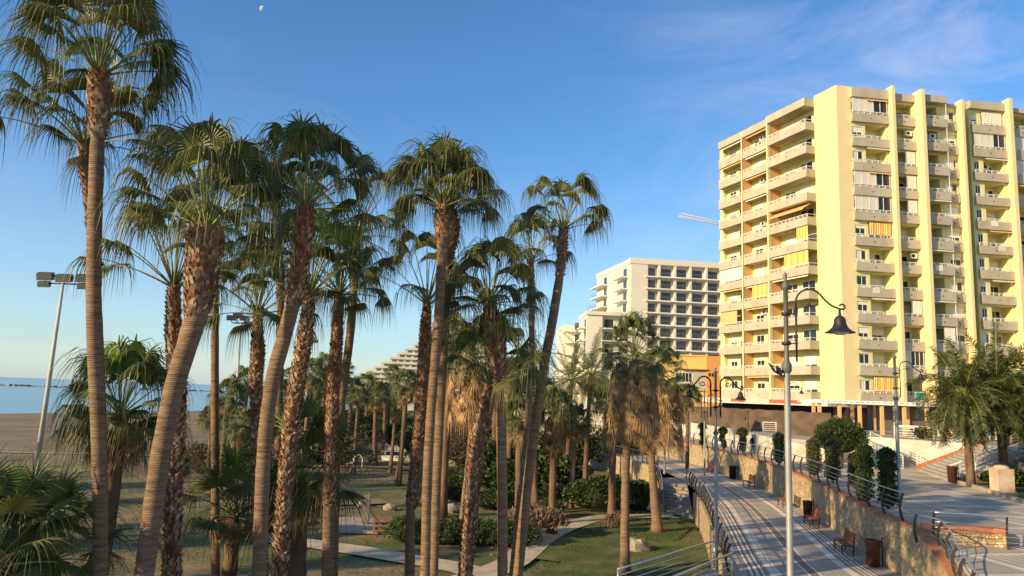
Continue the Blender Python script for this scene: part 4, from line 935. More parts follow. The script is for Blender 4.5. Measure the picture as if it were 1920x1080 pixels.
fanpalm('right one of the big paired trunks, reddish and in half shade with a torn collar', 23,
        [(846, 395, 9, R_), (850, 425, 15, R_), (846, 455, 13, R_), (841, 490, 10, S), (835, 600, 9, S), (826, 760, 9.5, S), (819, 900, 9.5, S), (813, 1080, 9.5, S)],
        dict(seed=131, n=17, pet=1.06, L=1.17, lo=20, droop=1.10), near_grp)
fanpalm('smooth dark trunk topped by a cone of old leaf bases right of the paired trunks', 23,
        [(918, 566, 8, R_), (921, 600, 18, R_), (926, 640, 24, R_), (933, 680, 20, R_), (936, 730, 11, S), (941, 860, 11, S), (942, 1080, 11, S)],
        dict(seed=139, n=26, pet=1.18, L=1.26, lo=0, hi=80, droop=1.10), near_grp, dens=2.2, size=1.1)
fanpalm('short rough trunk with a fresh bright green crown and one folded leaf on its right', 23.5,
        [(920, 722, 9, R_), (915, 745, 14, R_), (905, 790, 17, R_), (893, 850, 17, R_), (884, 940, 16, R_), (872, 1080, 15, R_)],
        dict(seed=149, n=17, pet=1.47, L=1.26, lo=20, hi=84, droop=0.95, fresh=6), near_grp, dens=2.6, size=.8)
fanpalm('thin palm with a small crown overlapping the rightmost tall palm on its left', 30,
        [(995, 490, 6, R_), (996, 530, 6.5, R_), (997, 600, 6, S), (996, 690, 6.5, S), (988, 800, 7, S), (979, 900, 8, S), (962, 1080, 9, S)],
        dict(seed=151, n=17, pet=1.18, L=1.36, lo=20, droop=1.20), near_grp)
fanpalm('rightmost tall palm, a slim trunk bending to the right with a small open crown', 25,
        [(1057, 428, 9, R_), (1054, 470, 11, R_), (1049, 520, 9, S), (1036, 600, 10, S), (1018, 700, 10, S), (1003, 800, 10.5, S), (988, 920, 10.5, S), (971, 1080, 11, S)],
        dict(seed=163, n=17, pet=1.18, L=1.17, lo=20, hi=75, droop=1.20), near_grp, dens=1.1)
# ---- skirted desert palms by the promenade ------------------------------------------
fanpalm('skirted palm with a beard of dead fronds, its base on the lawn', 37.2,
        [(1190, 668, 10, R_), (1182, 760, 11, R_), (1175, 840, 8.5, S), (1172, 950, 9, S), (1172, 1058, 11, S)],
        dict(seed=171, n=36, pet=1.25, L=1.15, lo=-30, hi=85, droop=0.80), 'skirted palms by the garden steps', sk=dict(seed=4, h=4.3, r0=.4, r1=1.2, n=170, L=1.1))
fanpalm('skirted palm with a pale flared foot beside the garden steps', 49,
        [(1238, 705, 8, R_), (1228, 780, 8, R_), (1222, 850, 7, S), (1226, 920, 8.5, S), (1232, 986, 12, S)],
        dict(seed=173, n=36, pet=1.25, L=1.15, lo=-30, hi=80, droop=0.80), 'skirted palms by the garden steps', sk=dict(seed=9, h=4.9, r0=.45, r1=1.5, n=190, L=1.15))
fanpalm('thick trunked palm with a brown skirt behind the paired trunks', 47,
        [(883, 668, 13, R_), (886, 740, 14, R_), (887, 820, 11, R_), (878, 900, 10, S), (874, 968, 14, S)],
        dict(seed=179, n=36, pet=1.25, L=1.15, lo=-30, hi=85, droop=0.95), 'skirted palms by the garden steps', sk=dict(seed=12, h=4.4, r0=.5, r1=1.3, n=120, L=1.2))
# ---- reusable crowns for the many palms behind ---------------------------------------
def mesh_only(b, name, mats):
    o = b.build(name, mats); me = o.data; bpy.data.objects.remove(o); return me
CV = [mesh_only(fan_crown(seed=200 + i, n=32 + 3 * i, pet=.95, L=1.2, nseg=24, lo=-22 + 6 * i, hi=84, droop=1.1), 'fan_crown', CM) for i in range(4)]
CN = [mesh_only(fan_crown(seed=240 + i, n=(30, 20)[i], pet=1.05, L=1.3, nseg=34, hi=82, lo=(-8, 5)[i], droop=(1.0, .3)[i], fresh=(6, 1)[i]), 'fan_crown', CM) for i in range(2)]
SK = [mesh_only(skirt(300 + i, h=2.6, r0=.3, r1=.8, n=50, L=.9), 'frond_skirt', 'dead') for i in range(2)]
def trunkmesh(seed, h, r0, lean):
    r = random.Random(seed); b = MB(); n = 14; P = [V((lean * (i / n - 1) * h * .5 * (1 - (i / n)), 0, h * i / n)) for i in range(n + 1)]
    b.tube(P, [r0 * (1.35 - .5 * min(1, i / 3)) for i in range(n + 1)], 9, 0, jit=.08, rnd=r); return mesh_only(b, 'palm_trunk', 'barkdark')
TM = [trunkmesh(i, 5.0, .26, (-.12, .1, .02)[i]) for i in range(3)]
def midpalm(px, py, d, s, label, sk=0, group='fan palms further back in the park', base=0.0, cv=None, hide_trunk=False):
    r = random.Random(int(px * 13 + py)); c = D(px, py, d); h = c.z - base
    root = empty('palm_tree', (c.x, d, base), label, 'palm tree', group, rz=r.random() * 6)
    t = bpy.data.objects.new('trunk', TM[r.randrange(3)]); COL.objects.link(t); t.parent = root; t.scale = (s, s, h / 5.0)
    k = bpy.data.objects.new('crown', CV[r.randrange(4)] if cv is None else CN[cv]); COL.objects.link(k); k.parent = root; k.location = (0, 0, h); k.scale = (s, s, s)
    if sk:
        q = bpy.data.objects.new('dead_fronds', SK[r.randrange(2)]); COL.objects.link(q); q.parent = root; q.location = (0, 0, h); q.scale = (s * .85, s * .85, s * sk * .62)
    return root
midpalm(226, 775, 22, 1.12, 'broad low palm with bright drooping fans around the tallest trunk', .9, None, cv=0)
midpalm(25, 1020, 16, .75, 'dark palm crown at the left edge above the bottom corner', 0, None, cv=1)
midpalm(95, 1045, 15.5, .8, 'deeply shaded palm crown in the bottom left corner beside the tallest trunk', 0, None, cv=1)
midpalm(-20, 1060, 14, .9, 'shaded palm cut by the left edge of the view in the bottom corner', 0, None, cv=1)
midpalm(562, 905, 26, 1.45, 'low dark spiky palm between the rough trunks at the bottom, left of the shower pad', .6, None, cv=1)
midpalm(440, 965, 26, 1.1, 'small dark young palm at the bottom right of the slim straight trunk', .5, None, cv=1)
midpalm(330, 880, 40, .5, 'small yellowing palm peeping out behind the rough pale-scaled trunk', 0, None)
mids = [(428, 745, 58, 1.0, 'palm crown around the foot of the second floodlight mast', .8), (398, 792, 60, .8, 'low palm left of the second floodlight mast', 0),
        (462, 722, 72, 1.1, 'palm right of the second floodlight mast against the sea horizon', .6), (452, 800, 50, .8, 'lower palm below the second mast between two trunks', 1),
        (583, 705, 88, 1.3, 'dark palm at the foot of the farthest floodlight mast', .8), (612, 690, 96, 1.2, 'palm right of the farthest floodlight mast', .8),
        (548, 715, 95, 1.2, 'palm left of the farthest floodlight mast', .8), (660, 735, 92, 1.2, 'dense palm just right of the long thin leaning trunk', .8),
        (690, 722, 110, 1.2, 'palm below the left foot of the stepped pyramid building', .8), (706, 742, 84, 1.1, 'dark palm over the sunlit clearing', .9),
        (738, 702, 118, 1.0, 'brown-topped palm in front of the stepped pyramid building', 1.3), (762, 725, 68, 1.0, 'bright yellow-green palm left of the paired trunks', 1.0),
        (724, 742, 100, 1.1, 'palm with a dark trunk standing by the far clearing', .8), (742, 765, 78, .8, 'small palm under the bright yellow-green one', 1.0),
        (846, 640, 52, 1.25, 'palm with pale sunlit fans right of the paired trunks', 1.0), (822, 715, 60, 1.0, 'palm peeping between the paired trunks and the thick skirted one', .9),
        (975, 790, 46, 1.0, 'shaded palm behind the folded leaf', .9), (1003, 745, 55, 1.1, 'palm behind the bending trunk at mid height', 1.2),
        (1040, 772, 47, 1.0, 'palm with yellow dead fronds right of the bending trunk', 1.5), (960, 712, 62, 1.2, 'palm behind the cone shaped leaf bases', 1.0),
        (1078, 792, 58, .9, 'small palm left of the feather palms above the stone wall', 1.0), (1150, 760, 52, 1.1, 'palm filling in behind the left skirted palm', 1.3),
        (1290, 745, 75, .9, 'ragged palm crown behind the double lamp', 1.0), (640, 700, 120, 1.4, 'distant palm behind the slim rough trunk', .8),
        (520, 735, 80, 1.0, 'palm seen between the orange trunk and the rough trunk', .8), (973, 626, 150, .8, 'tiny distant palm standing above the others left of the white hotel', .3),
        (790, 735, 110, 1.3, 'distant palm in the gap left of the paired trunks', .8), (930, 730, 70, 1.2, 'palm behind the short rough trunk', .9),
        (672, 748, 76, .8, 'low palm over the dry shrubs', .6), (600, 735, 100, 1.1, 'lower palm at the foot of the park trees', .8)]
for px, py, d, s, lb, k in mids: midpalm(px, py, d, s, lb, k)
# palms added out of view on the left to shade the garden
shade = []
for i, (x, y, h, s) in enumerate([(-26, 26, 9, 1.2), (-29, 33, 7, 1.3), (-34, 37, 8, 1.2), (-19, 18, 10, 1.1), (-16.5, 12.5, 6.4, 1.5), (-40, 45, 7, 1.3), (-19.5, 14.5, 7.2, 1.5), (-24, 24, 4.5, 1.3), (-32, 33, 5, 1.3), (-46, 52, 6, 1.4), (-15, 9.5, 5.6, 1.5), (-21, 19, 5.2, 1.4), (-10, 4, 6, 1.3), (-6, -3, 7, 1.3), (-18, 9.5, 8, 1.4)]): shade.append((x, y, h, s))
for i, (x, y, h, s) in enumerate(shade):
    r = random.Random(900 + i); root = empty('palm_tree', (x, y, 0), 'unseen fan palm added left of the view to cast shade over the garden', 'palm tree', 'added shade palms left of the view', rz=r.random() * 6)
    t = bpy.data.objects.new('trunk', TM[i % 3]); COL.objects.link(t); t.parent = root; t.scale = (s, s, h / 5.0)
    k = bpy.data.objects.new('crown', CV[i % 4]); COL.objects.link(k); k.parent = root; k.location = (0, 0, h); k.scale = (s, s, s)
    q = bpy.data.objects.new('dead_fronds', SK[i % 2]); COL.objects.link(q); q.parent = root; q.location = (0, 0, h); q.scale = (s, s, s)
# ---- feather palms --------------------------------------------------------------------
def feather_crown(seed, n=34, L=3.6, hi=80, lo=-40, droop=.1, nl=44, ll=.42, power=.8, fluffy=.25):
    r = random.Random(seed); b = MB()
    for i in range(n):
        t = (i + .5) / n; el = radians(hi + (lo - hi) * t ** power + r.uniform(-6, 6)); az = i * 2.39996 + r.uniform(-.2, .2); hd = V((cos(az), sin(az), 0))
        d = hd * cos(el) + V((0, 0, 1)) * sin(el); p = hd * .12; pts = [p.copy()]; K = 11; l = L * r.uniform(.85, 1.1)
        for k in range(K): d = (d + V((0, 0, -1)) * droop * (.6 + k * .16) * max(.25, cos(el))).normalized(); p = p + d * l / K; pts.append(p.copy())
        b.tube(pts, [.035 - .0028 * k for k in range(K + 1)], 3, 1, cap=False, sm=False)
        for k in range(nl):
            s = .14 + .86 * k / nl; f = s * K; i0 = min(int(f), K - 1); q = pts[i0].lerp(pts[i0 + 1], f - i0); tg = (pts[i0 + 1] - pts[i0]).normalized()
            sd_ = tg.cross(V((0, 0, 1))); sd_ = sd_.normalized() if sd_.length > .1 else hd; up = sd_.cross(tg)
            lw = ll * sin(min(1, .25 + s * .9) * pi * .88) ** .6 * r.uniform(.85, 1.1)
            for sg in (-1, 1):
                dr = (sd_ * sg * .85 + tg * .75 + up * r.uniform(-fluffy, .3 + fluffy) + V((0, 0, -.1))).normalized(); m_ = q + dr * lw * .5; e_ = q + dr * lw + V((0, 0, -.14 * lw)); w_ = tg * .022
                j = len(b.v); b.v.extend(map(tuple, (q - w_ * .6, q + w_ * .6, m_ + w_, m_ - w_, e_))); b.face((j, j + 1, j + 2, j + 3), 0); b.face((j + 3, j + 2, j + 4), 0)
    return b
def fluff_mass(seed, n, R, m=0, lw=.7):
    r = random.Random(seed); b = MB()
    for i in range(n):
        v = V((r.gauss(0, 1), r.gauss(0, 1), r.gauss(0, 1))).normalized() * r.random() ** .5; p = V((v.x * R[0], v.y * R[1], v.z * R[2])); e_ = p + V((r.gauss(0, .25), r.gauss(0, .25), -lw * r.uniform(.5, 1)))
        s = V((r.uniform(-1, 1), r.uniform(-1, 1), 0)).normalized() * .03; b.poly([p - s, p + s, e_], m)
    return b
FC = [mesh_only(feather_crown(400 + i, n=36, L=3.4), 'feather_crown', ['feather', 'petiole']) for i in range(2)]
def featherpalm(px, py, d, s, tr, label, mesh, base, group=None, r0=.17, fruit=None):
    c = D(px, py, d); root = empty('palm_tree', (tr, d, base), label, 'palm tree', group, rz=0)
    b = MB(); n = 10; h = c.z - base; P = [V(((c.x - tr) * (i / n) ** 1.4, 0, h * i / n)) for i in range(n + 1)]; b.tube(P, [r0 * (1.3 - .4 * i / n) for i in range(n + 1)], 10, jit=.06, rnd=random.Random(5)); b.build('trunk', 'barkdark', root)
    k = bpy.data.objects.new('crown', mesh); COL.objects.link(k); k.parent = root; k.location = (c.x - tr, 0, h); k.scale = (s,) * 3; k.rotation_euler = (0, 0, px * .7)
    if fruit:
        f = fluff_mass(int(px), 500, (.9, .9, .8), 0).build('fruit_stalks', fruit, root); f.location = (c.x - tr, 0, h - .9)
    return root
M['datestalk'] = mat('date_stalks', (.50, .32, .10), .8, (.36, .22, .07), 3, island=.3)
featherpalm(1108, 700, 60, 1.2, 6.3, 'feather leaved palm with orange fruit stalks left of the skirted palms', FC[0], 0, 'feather palms', fruit='datestalk')
featherpalm(1072, 712, 64, 1.1, 5.2, 'smaller feather leaved palm behind the orange fruited one', FC[1], 0, 'feather palms')
featherpalm(1000, 672, 78, 1.0, 1.8, 'pale feather leaved palm behind the bending trunk', FC[1], 0, 'feather palms')
featherpalm(948, 690, 72, .9, -1.4, 'pale feather leaved palm behind the cone of leaf bases', FC[0], 0, 'feather palms')
FD = [mesh_only(feather_crown(430 + i, n=60, L=3.0, lo=-66, droop=.16, nl=72, ll=.55, fluffy=.8), 'bushy_feather_crown', ['feather_dark', 'petiole']) for i in range(2)]
featherpalm(1806, 738, 47, 1.15, 28.9, 'left one of the bushy feather palms beside the plaza stairs', FD[0], 3.8, 'bushy feather palms on the plaza', .2)
featherpalm(1868, 722, 48.2, 1.3, 31.8, 'middle and tallest bushy feather palm beside the plaza stairs', FD[1], 3.8, 'bushy feather palms on the plaza', .22)
featherpalm(1940, 745, 46.5, 1.15, 32.4, 'bushy feather palm cut by the right edge of the view', FD[0], 3.8, 'bushy feather palms on the plaza', .2)
c = G(1041, 905, 0)
root = empty('cycad', c, 'spiky young feather palm on the ground above the big green bush', 'palm tree'); k = bpy.data.objects.new('crown', FC[0]); COL.objects.link(k); k.parent = root; k.scale = (.85, .85, 1.0); k.location = (0, 0, .5)
# ---- bushes, hedges, topiary ---------------------------------------------------------------
def leafmass(b, blobs, n, size, r, mi=0, spiky=0.0, sub=.35):
    for i in range(n):
        c, R = blobs[r.randrange(len(blobs))]; v = V((r.gauss(0, 1), r.gauss(0, 1), r.gauss(0, 1))).normalized()
        if v.z < -.3: v.z *= -1
        f = (1 - r.random() ** 2 * sub) * (1 + .22 * mnoise.noise(V((v.x * 2.2, v.y * 2.2, v.z * 2.2 + c[0])))); p = V((c[0] + v.x * R[0] * f, c[1] + v.y * R[1] * f, c[2] + v.z * R[2] * f))
        d = (v + V((r.gauss(0, .6), r.gauss(0, .6), r.gauss(0, .6) + spiky))).normalized(); t = d.orthogonal().normalized(); a_ = r.random() * 6.3; t = t * cos(a_) + d.cross(t) * sin(a_)
        s = size * r.uniform(.6, 1.4); w_ = t * s * (.35 if not spiky else .12); e_ = p + d * s
        b.poly([p - w_ * .4, p + d * s * .5 - w_, e_, p + d * s * .5 + w_, ], mi)
def bush(name, c, R, label, m='bush', n=2500, size=.14, group=None, seed=1, cat='bush', blobs=None, spiky=0, core=True):
    r = random.Random(seed); c = V(c); B = blobs or [((r.uniform(-.35, .35) * R[0], r.uniform(-.35, .35) * R[1], R[2] * r.uniform(.35, .6)), (R[0] * r.uniform(.5, .75), R[1] * r.uniform(.5, .75), R[2] * r.uniform(.4, .6))) for _ in range(5)]
    b = MB(); leafmass(b, B, n, size, r, 0, spiky)
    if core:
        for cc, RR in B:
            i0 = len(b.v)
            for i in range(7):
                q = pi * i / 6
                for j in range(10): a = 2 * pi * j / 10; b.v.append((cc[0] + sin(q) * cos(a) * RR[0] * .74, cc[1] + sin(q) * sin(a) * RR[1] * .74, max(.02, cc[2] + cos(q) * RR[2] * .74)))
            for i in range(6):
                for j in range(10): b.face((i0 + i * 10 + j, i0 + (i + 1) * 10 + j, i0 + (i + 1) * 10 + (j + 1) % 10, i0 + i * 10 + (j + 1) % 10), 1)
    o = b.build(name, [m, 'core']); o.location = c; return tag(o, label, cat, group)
c = G(1135, 960, 0)
bush('bush', c, (3.4, 2.0, 2.3), 'large rounded dark green bush left of the skirted palm trunks', n=8000, size=.2, seed=3)
bush('bush', G(1196, 958, 0), (1.2, 1.0, 2.2), 'darker bush joined to the right end of the large rounded one', n=2500, size=.16, seed=4)
bush('dry_bush', G(1157, 998, 0), (.9, .7, 1.1), 'small round dry reddish bush on the lawn edge', 'drygrass', 2600, .09, seed=5, core=False)
bush('hedge', G(868, 1018, 0), (4.0, 1.3, 1.15), 'low clipped hedge behind the paired trunks at the bottom', n=8000, size=.13, seed=6, blobs=[((x, 0, .45), (1.2, 1.1, .85)) for x in (-3.2, -2, -.7, .6, 1.9, 3.1)])
bush('hedge', G(860, 938, 0), (2.5, 1.5, 1.9), 'dark rounded hedge right of the tan boulder', n=5000, size=.16, seed=7)
bush('hedge', G(930, 955, 0), (2.6, 1.4, 1.3), 'low dark hedge between the short rough trunk and the path', n=4500, size=.15, seed=8)
bush('bush', G(1032, 968, 0), (1.1, .9, 1.15), 'small dark bush beside the dry reddish plants', n=2200, size=.13, seed=9)
bush('dry_plants', G(985, 1005, 0), (2.4, 1.5, 1.5), 'dry pinkish-brown ornamental grasses by the curved path', 'drygrass', 5500, .3, seed=10, spiky=1.2, core=False)
bush('bush', G(1010, 925, 0), (2.4, 1.2, 1.2), 'yellow-green groundcover bush beneath the spiky young palm', 'bush_olive', 3000, .18, seed=11)
bush('bush', G(1090, 900, 0), (2.2, 1.4, 1.6), 'olive green bush in front of the far stone wall', 'bush_olive', 3500, .18, seed=12)
bush('bush', G(960, 905, 0), (2.5, 1.4, 1.7), 'shaded bush behind the short rough trunk', n=3500, size=.18, seed=13)
bush('bush', G(905, 900, 0), (2.8, 1.3, 2.1), 'green bush below the thick skirted palm', n=3500, size=.18, seed=14)
bush('flower_bush', G(832, 905, 0), (1.6, 1.0, 1.1), 'whitish flowering bush above the dark rounded hedge', 'bush_olive', 2000, .13, seed=15)
for i, (px, py, d, R, lb, m) in enumerate([(500, 800, 70, (5, 3, 3.2), 'shrub mass below the second mast, right side', 'bush_olive'), (595, 800, 84, (6, 3, 3.5), 'yellowish reed-like shrubs at the foot of the farthest mast', 'drygrass'),
    (640, 788, 100, (6, 3, 5), 'dark shrubs behind the bare twigs', 'bush'), (760, 800, 104, (5, 3, 4.0), 'shrubs beneath the palms right of the far clearing', 'bush_olive'), (810, 800, 90, (5, 3, 4), 'shrubs left of the paired trunks at mid distance', 'bush'),
    (940, 845, 64, (4, 2, 4), 'dark undergrowth behind the short rough trunk crown', 'bush'), (1010, 850, 62, (4, 2, 3.4), 'undergrowth behind the yellow frond palm', 'bush'), (380, 815, 72, (2.5, 2, 2.2), 'green shrub on the edge of the beach', 'bush_olive'),
    (700, 782, 125, (9, 3, 6), 'dense far shrubs closing the clearing', 'bush'), (550, 775, 120, (9, 3, 6), 'dense far shrubs left of the clearing', 'bush'), (890, 800, 85, (6, 3, 5), 'undergrowth behind the thick skirted palm', 'bush_olive'), (1060, 835, 88, (5, 3, 5), 'dark shrubs behind the small feather palm', 'bush'),
    (1175, 838, 95, (5, 3, 4.5), 'dark shrubs at the far end of the promenade', 'bush')]):
    g = D(px, py, d); bush('shrub', (g.x, d, 0), R, lb, m, 5000, .34, 'shrubs across the middle of the park', seed=30 + i)
# clipped columns on the upper plaza edge
def topiary(c, h, r0, label, seed, m='topiary', stem=.5, ball=False):
    r = random.Random(seed); r0 *= .72; root = empty('topiary', c, label, 'clipped shrub', 'clipped shrubs along the railing')
    b = MB(); b.tube([(0, 0, 0), (.03, 0, h * .5), (0, .02, h * .8)], [.07, .06, .04], 7); b.build('stem', 'twig', root)
    if ball: B = [((0, 0, h - r0), (r0, r0, r0))] + [((r.uniform(-.1, .1), 0, stem + k * .28), (r0 * .5, r0 * .5, .3)) for k in range(int((h - 2 * r0 - stem) / .28) + 1)]
    else: B = [((0, 0, z), (r0 * r.uniform(.92, 1.05), r0 * r.uniform(.92, 1.05), r0)) for z in lin(stem + r0 * .7, h - r0, 4)]
    b = MB(); leafmass(b, B, 3800, .09, r, 0, 0, .2)
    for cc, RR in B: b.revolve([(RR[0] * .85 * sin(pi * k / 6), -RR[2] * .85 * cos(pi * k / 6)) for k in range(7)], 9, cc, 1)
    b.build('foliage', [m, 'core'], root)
TZ = 3.7
topiary((19.9, 76.5, TZ), 2.5, .58, 'leftmost clipped column on the upper walk, dark and narrow, next to the distant lamp', 1, ball=True)
topiary((20.9, 72.7, TZ), 2.3, .62, 'second clipped shrub from the left, a ball on a leafy stem', 2, ball=True)
topiary((21.9, 69.8, TZ), 2.4, .7, 'third clipped shrub from the left, hiding part of the person in green', 3, ball=True)
topiary((21.2, 58.6, TZ), 2.45, .62, 'single clipped column left of the front lamp post', 4, stem=.2)
topiary((20.2, 49.5, TZ), 2.5, .6, 'brownish clipped column under the big ball tree, left one', 5, 'topiary_dry', .2)
topiary((20.15, 46.6, TZ), 2.6, .6, 'brownish clipped column under the big ball tree, right one', 6, 'topiary_dry', .2)
topiary((19.2, 41.6, TZ), 2.1, .42, 'thin ragged clipped column between the ball tree pair and the tall pair', 7, 'topiary_dry', .3)
topiary((17.85, 37.6, TZ), 2.8, .55, 'left one of the tall touching pair of clipped columns beside the plaza lamp', 8, 'topiary', .1)
topiary((17.95, 35.6, TZ), 2.75, .55, 'right one of the tall touching pair of clipped columns beside the plaza lamp', 9, 'topiary', .1)
root = empty('ball_tree', (26.0, 58.5, 3.7), 'big round dark green ball shaped tree behind the brownish clipped columns', 'tree')
b = MB(); b.tube([(0, 0, 0), (.05, 0, 1.0), (0, 0, 2.2)], [.14, .12, .1], 8); b.build('trunk', 'twig', root)
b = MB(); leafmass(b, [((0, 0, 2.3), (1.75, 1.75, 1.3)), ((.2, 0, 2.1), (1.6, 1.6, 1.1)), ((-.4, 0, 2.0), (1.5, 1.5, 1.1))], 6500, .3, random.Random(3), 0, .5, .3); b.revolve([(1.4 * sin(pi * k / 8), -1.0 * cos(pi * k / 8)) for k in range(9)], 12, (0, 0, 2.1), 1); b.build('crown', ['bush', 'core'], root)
for i, (x, y, R, lb) in enumerate([(31.2, 47.2, (1.6, 1.2, 1.0), 'low dark shrubs in the planting bed left of the pillar'), (31.5, 43.5, (2.2, 1.5, 1.0), 'low dark shrubs in the planting bed right of the pillar'), (34.6, 42.8, (2.2, 1.5, 1.1), 'low dark shrubs at the right edge of the planting bed'), (33.5, 45.8, (2, 1.3, 1.0), 'dark shrubs around the feet of the bushy palms')]):
    bush('bush', (x, y, 3.84), R, lb, 'topiary', 2600, .16, seed=60 + i)
bush('bush', (33.9, 60.9, 5.9), (.9, .5, .9), 'small yellow-green plant hanging over the curved white terrace wall', 'bush_olive', 700, .16, seed=70)
# ---- bare twiggy shrubs -----------------------------------------------------------------------
def twiggy(c, h, w_, label, seed, m='twig', n=9, depth=4, r0=.05, leaves=0):
    r = random.Random(seed); b = MB()
    def grow(p, d, l, k, rr):
        q = p + d * l; b.tube([p, (p + q) / 2 + V((r.gauss(0, .04), r.gauss(0, .04), 0)) * l, q], [rr, rr * .8, rr * .6], 3, 0, cap=False, sm=False)
        if k == 0: return
        for _ in range(r.choice((2, 3, 3))):
            grow(q, (d + V((r.gauss(0, .5) * w_, r.gauss(0, .5) * w_, r.gauss(.05, .35)))).normalized(), l * r.uniform(.6, .85), k - 1, rr * .62)
    for i in range(n): a = r.random() * 6.3; grow(V((r.gauss(0, .2), r.gauss(0, .2), 0)), V((cos(a) * w_ * .5, sin(a) * w_ * .5, 1)).normalized(), h * .3, depth, r0)
    if leaves:
        leafmass(b, [((0, 0, h * .5), (w_ * h * .36, w_ * h * .36, h * .45))], leaves, .14, r, 1)
    o = b.build('bare_shrub', [m, 'drygrass']); o.location = c; return tag(o, label, 'bare shrub', 'bare brown shrubs')
def at(px, d): return (D(px, 750, d).x, d, 0)
twiggy(at(866, 72), 6.2, 1.0, 'large bare brown dome-shaped shrub right of the paired trunks', 1, n=12, depth=5, leaves=5000)
twiggy(at(700, 88), 4.5, 1.3, 'bare twiggy shrub left of the far clearing, greyish branches', 2, n=9)
twiggy(at(655, 78), 4.5, 1.2, 'bare twiggy shrub behind the slim rough trunk', 3, n=9, leaves=900)
twiggy(at(678, 100), 5, 1.2, 'farther bare brown shrub above the boulder line', 4, n=8, leaves=900)
twiggy(at(366, 52), 3.6, 1.2, 'bare grey shrub right of the leaning palm in front of the beach', 5, n=8)
twiggy(at(345, 60), 4.4, 1.2, 'brown twiggy shrub between the leaning trunk and the rough pale one', 6, n=9, leaves=700)
twiggy(at(540, 66), 4.0, 1.2, 'bare twiggy shrub behind the rough crossing trunk', 7, n=8, leaves=900)
twiggy(at(352, 34), 3.0, .8, 'thin bare sapling at the bottom right of the rough pale trunk', 8, n=2)
# dry litter and weeds over the park soil
b = MB(); r = random.Random(78)
for i in range(30000):
    x = r.uniform(-34, 11); y = 30 + 75 * r.random() ** 1.4
    if x < -y * .62: continue
    cl = mnoise.noise(V((x * .35, y * .35, 9)))
    if cl < -.05: continue
    h = r.uniform(.02, .11) * (1 + cl); a = r.random() * 6.3; s = V((cos(a), sin(a), 0)) * r.uniform(.02, .05); e_ = V((r.gauss(0, .05), r.gauss(0, .05), h)); p = V((x, y, gz(x, y) - .1)); b.poly([p - s, p + s, p + e_], 0 if r.random() < .6 else 1)
tag(b.build('ground_cover', ['drygrass', 'grassblade']), 'dry leaf litter and weeds scattered over the bare park soil', 'ground cover', kind='stuff')
# grass tufts on the lawn
b = MB(); r = random.Random(77)
for i in range(26000):
    u = r.random(); x = r.uniform(-2, 13); y = r.uniform(31, 58)
    li_ = next((k for k in range(len(LEs)) if LEs[k].y > y), 0)
    if x > LEs[li_].x - .6 or (x < 1.3 + (y - 35) * .26) or x < 0: continue
    h = r.uniform(.04, .12); a = r.random() * 6.3; s = V((cos(a), sin(a), 0)) * .02; e_ = V((r.gauss(0, .03), r.gauss(0, .03), h)); p = V((x, y, gz(x, y) + .0)); b.poly([p - s, p + s, p + e_])
tag(b.build('grass', 'grassblade'), 'short green grass blades on the lawn below the promenade', 'grass', kind='stuff')
# ================================================================ BUILDINGS
BR = random.Random(99)
K = V((37.0, 82.0)); EF = V((21.4, 3.0)).normalized(); EL = V((-7.6, 21.0)).normalized()
NF = V((EF.y, -EF.x)); NL = V((-EL.y, EL.x))
if NL.x > 0: NL = -NL
SH = 2.93; Z0 = 9.25; NFL = 12; ZR = Z0 + SH * NFL
def U(px, py=450): return wplane(px, py, K, EF)[0]
def UL(px, py=450): return wplane(px, py, K, EL)[0]
bld = empty('apartment_tower', (K.x, K.y, 5.9), 'tall yellow apartment block with rows of beige balconies filling the right side', 'apartment block')
BO = V((K.x, K.y, 5.9))
class Fr:                       # facade frame : u along, v outwards, z up
    def __init__(s, o, e, n): s.o, s.e, s.n = o, e, n
    def p(s, u, v, z): q = s.o + s.e * u + s.n * v; return V((q.x, q.y, z))
    def box(s, b, u0, u1, v0, v1, z0, z1, mi=0): b.obox(s.p(u0, v0, z0), V((*(s.e * (u1 - u0)), 0)), V((*(s.n * (v1 - v0)), 0)), V((0, 0, z1 - z0)), mi)
FF = Fr(K, EF, NF); FL = Fr(K, EL, NL)
def part(b, name, mats, label=None, par=None):
    o = b.build(name, mats, par or bld, BO if par is None else BO)
    if label: o['label'] = label
    return o
def sub(b, name, mats, par): o = b.build(name, mats, par, BO); return o
def winset(fr, u0, u1, v, z0, z1, name, sty=0, par=None, mull=1):
    """recess-less window set in front of the wall plane v ; frame + pane (+ shutter)"""
    b = MB(); t = .06
    fr.box(b, u0, u1, v + .003, v + .06, z0, z0 + t); fr.box(b, u0, u1, v + .003, v + .06, z1 - t, z1)
    n = mull + 1
    for k in range(n + 1):
        u = u0 + (u1 - u0 - t) * k / n; fr.box(b, u, u + t, v + .003, v + .058, z0 + t, z1 - t)
    o = part(b, name, 'white', par=par)
    p = MB(); fr.box(p, u0 + .02, u1 - .02, v + .002, v + .022, z0 + .02, z1 - .02); sub(p, 'pane', 'pane', o)
    if sty == 1:
        q = MB(); zc = z0 + (z1 - z0) * BR.choice((0, .45, .7)); fr.box(q, u0 + .03, u1 - .03, v + .024, v + .05, zc, z1 - .03); sub(q, 'shutter', 'shutter', o)
    if sty == 2:
        q = MB(); um = u0 + (u1 - u0) * BR.uniform(.35, .8); fr.box(q, u0 + .05, um, v + .024, v + .035, z0 + .05, z1 - .05); sub(q, 'curtain', 'curtain', o)
    return o
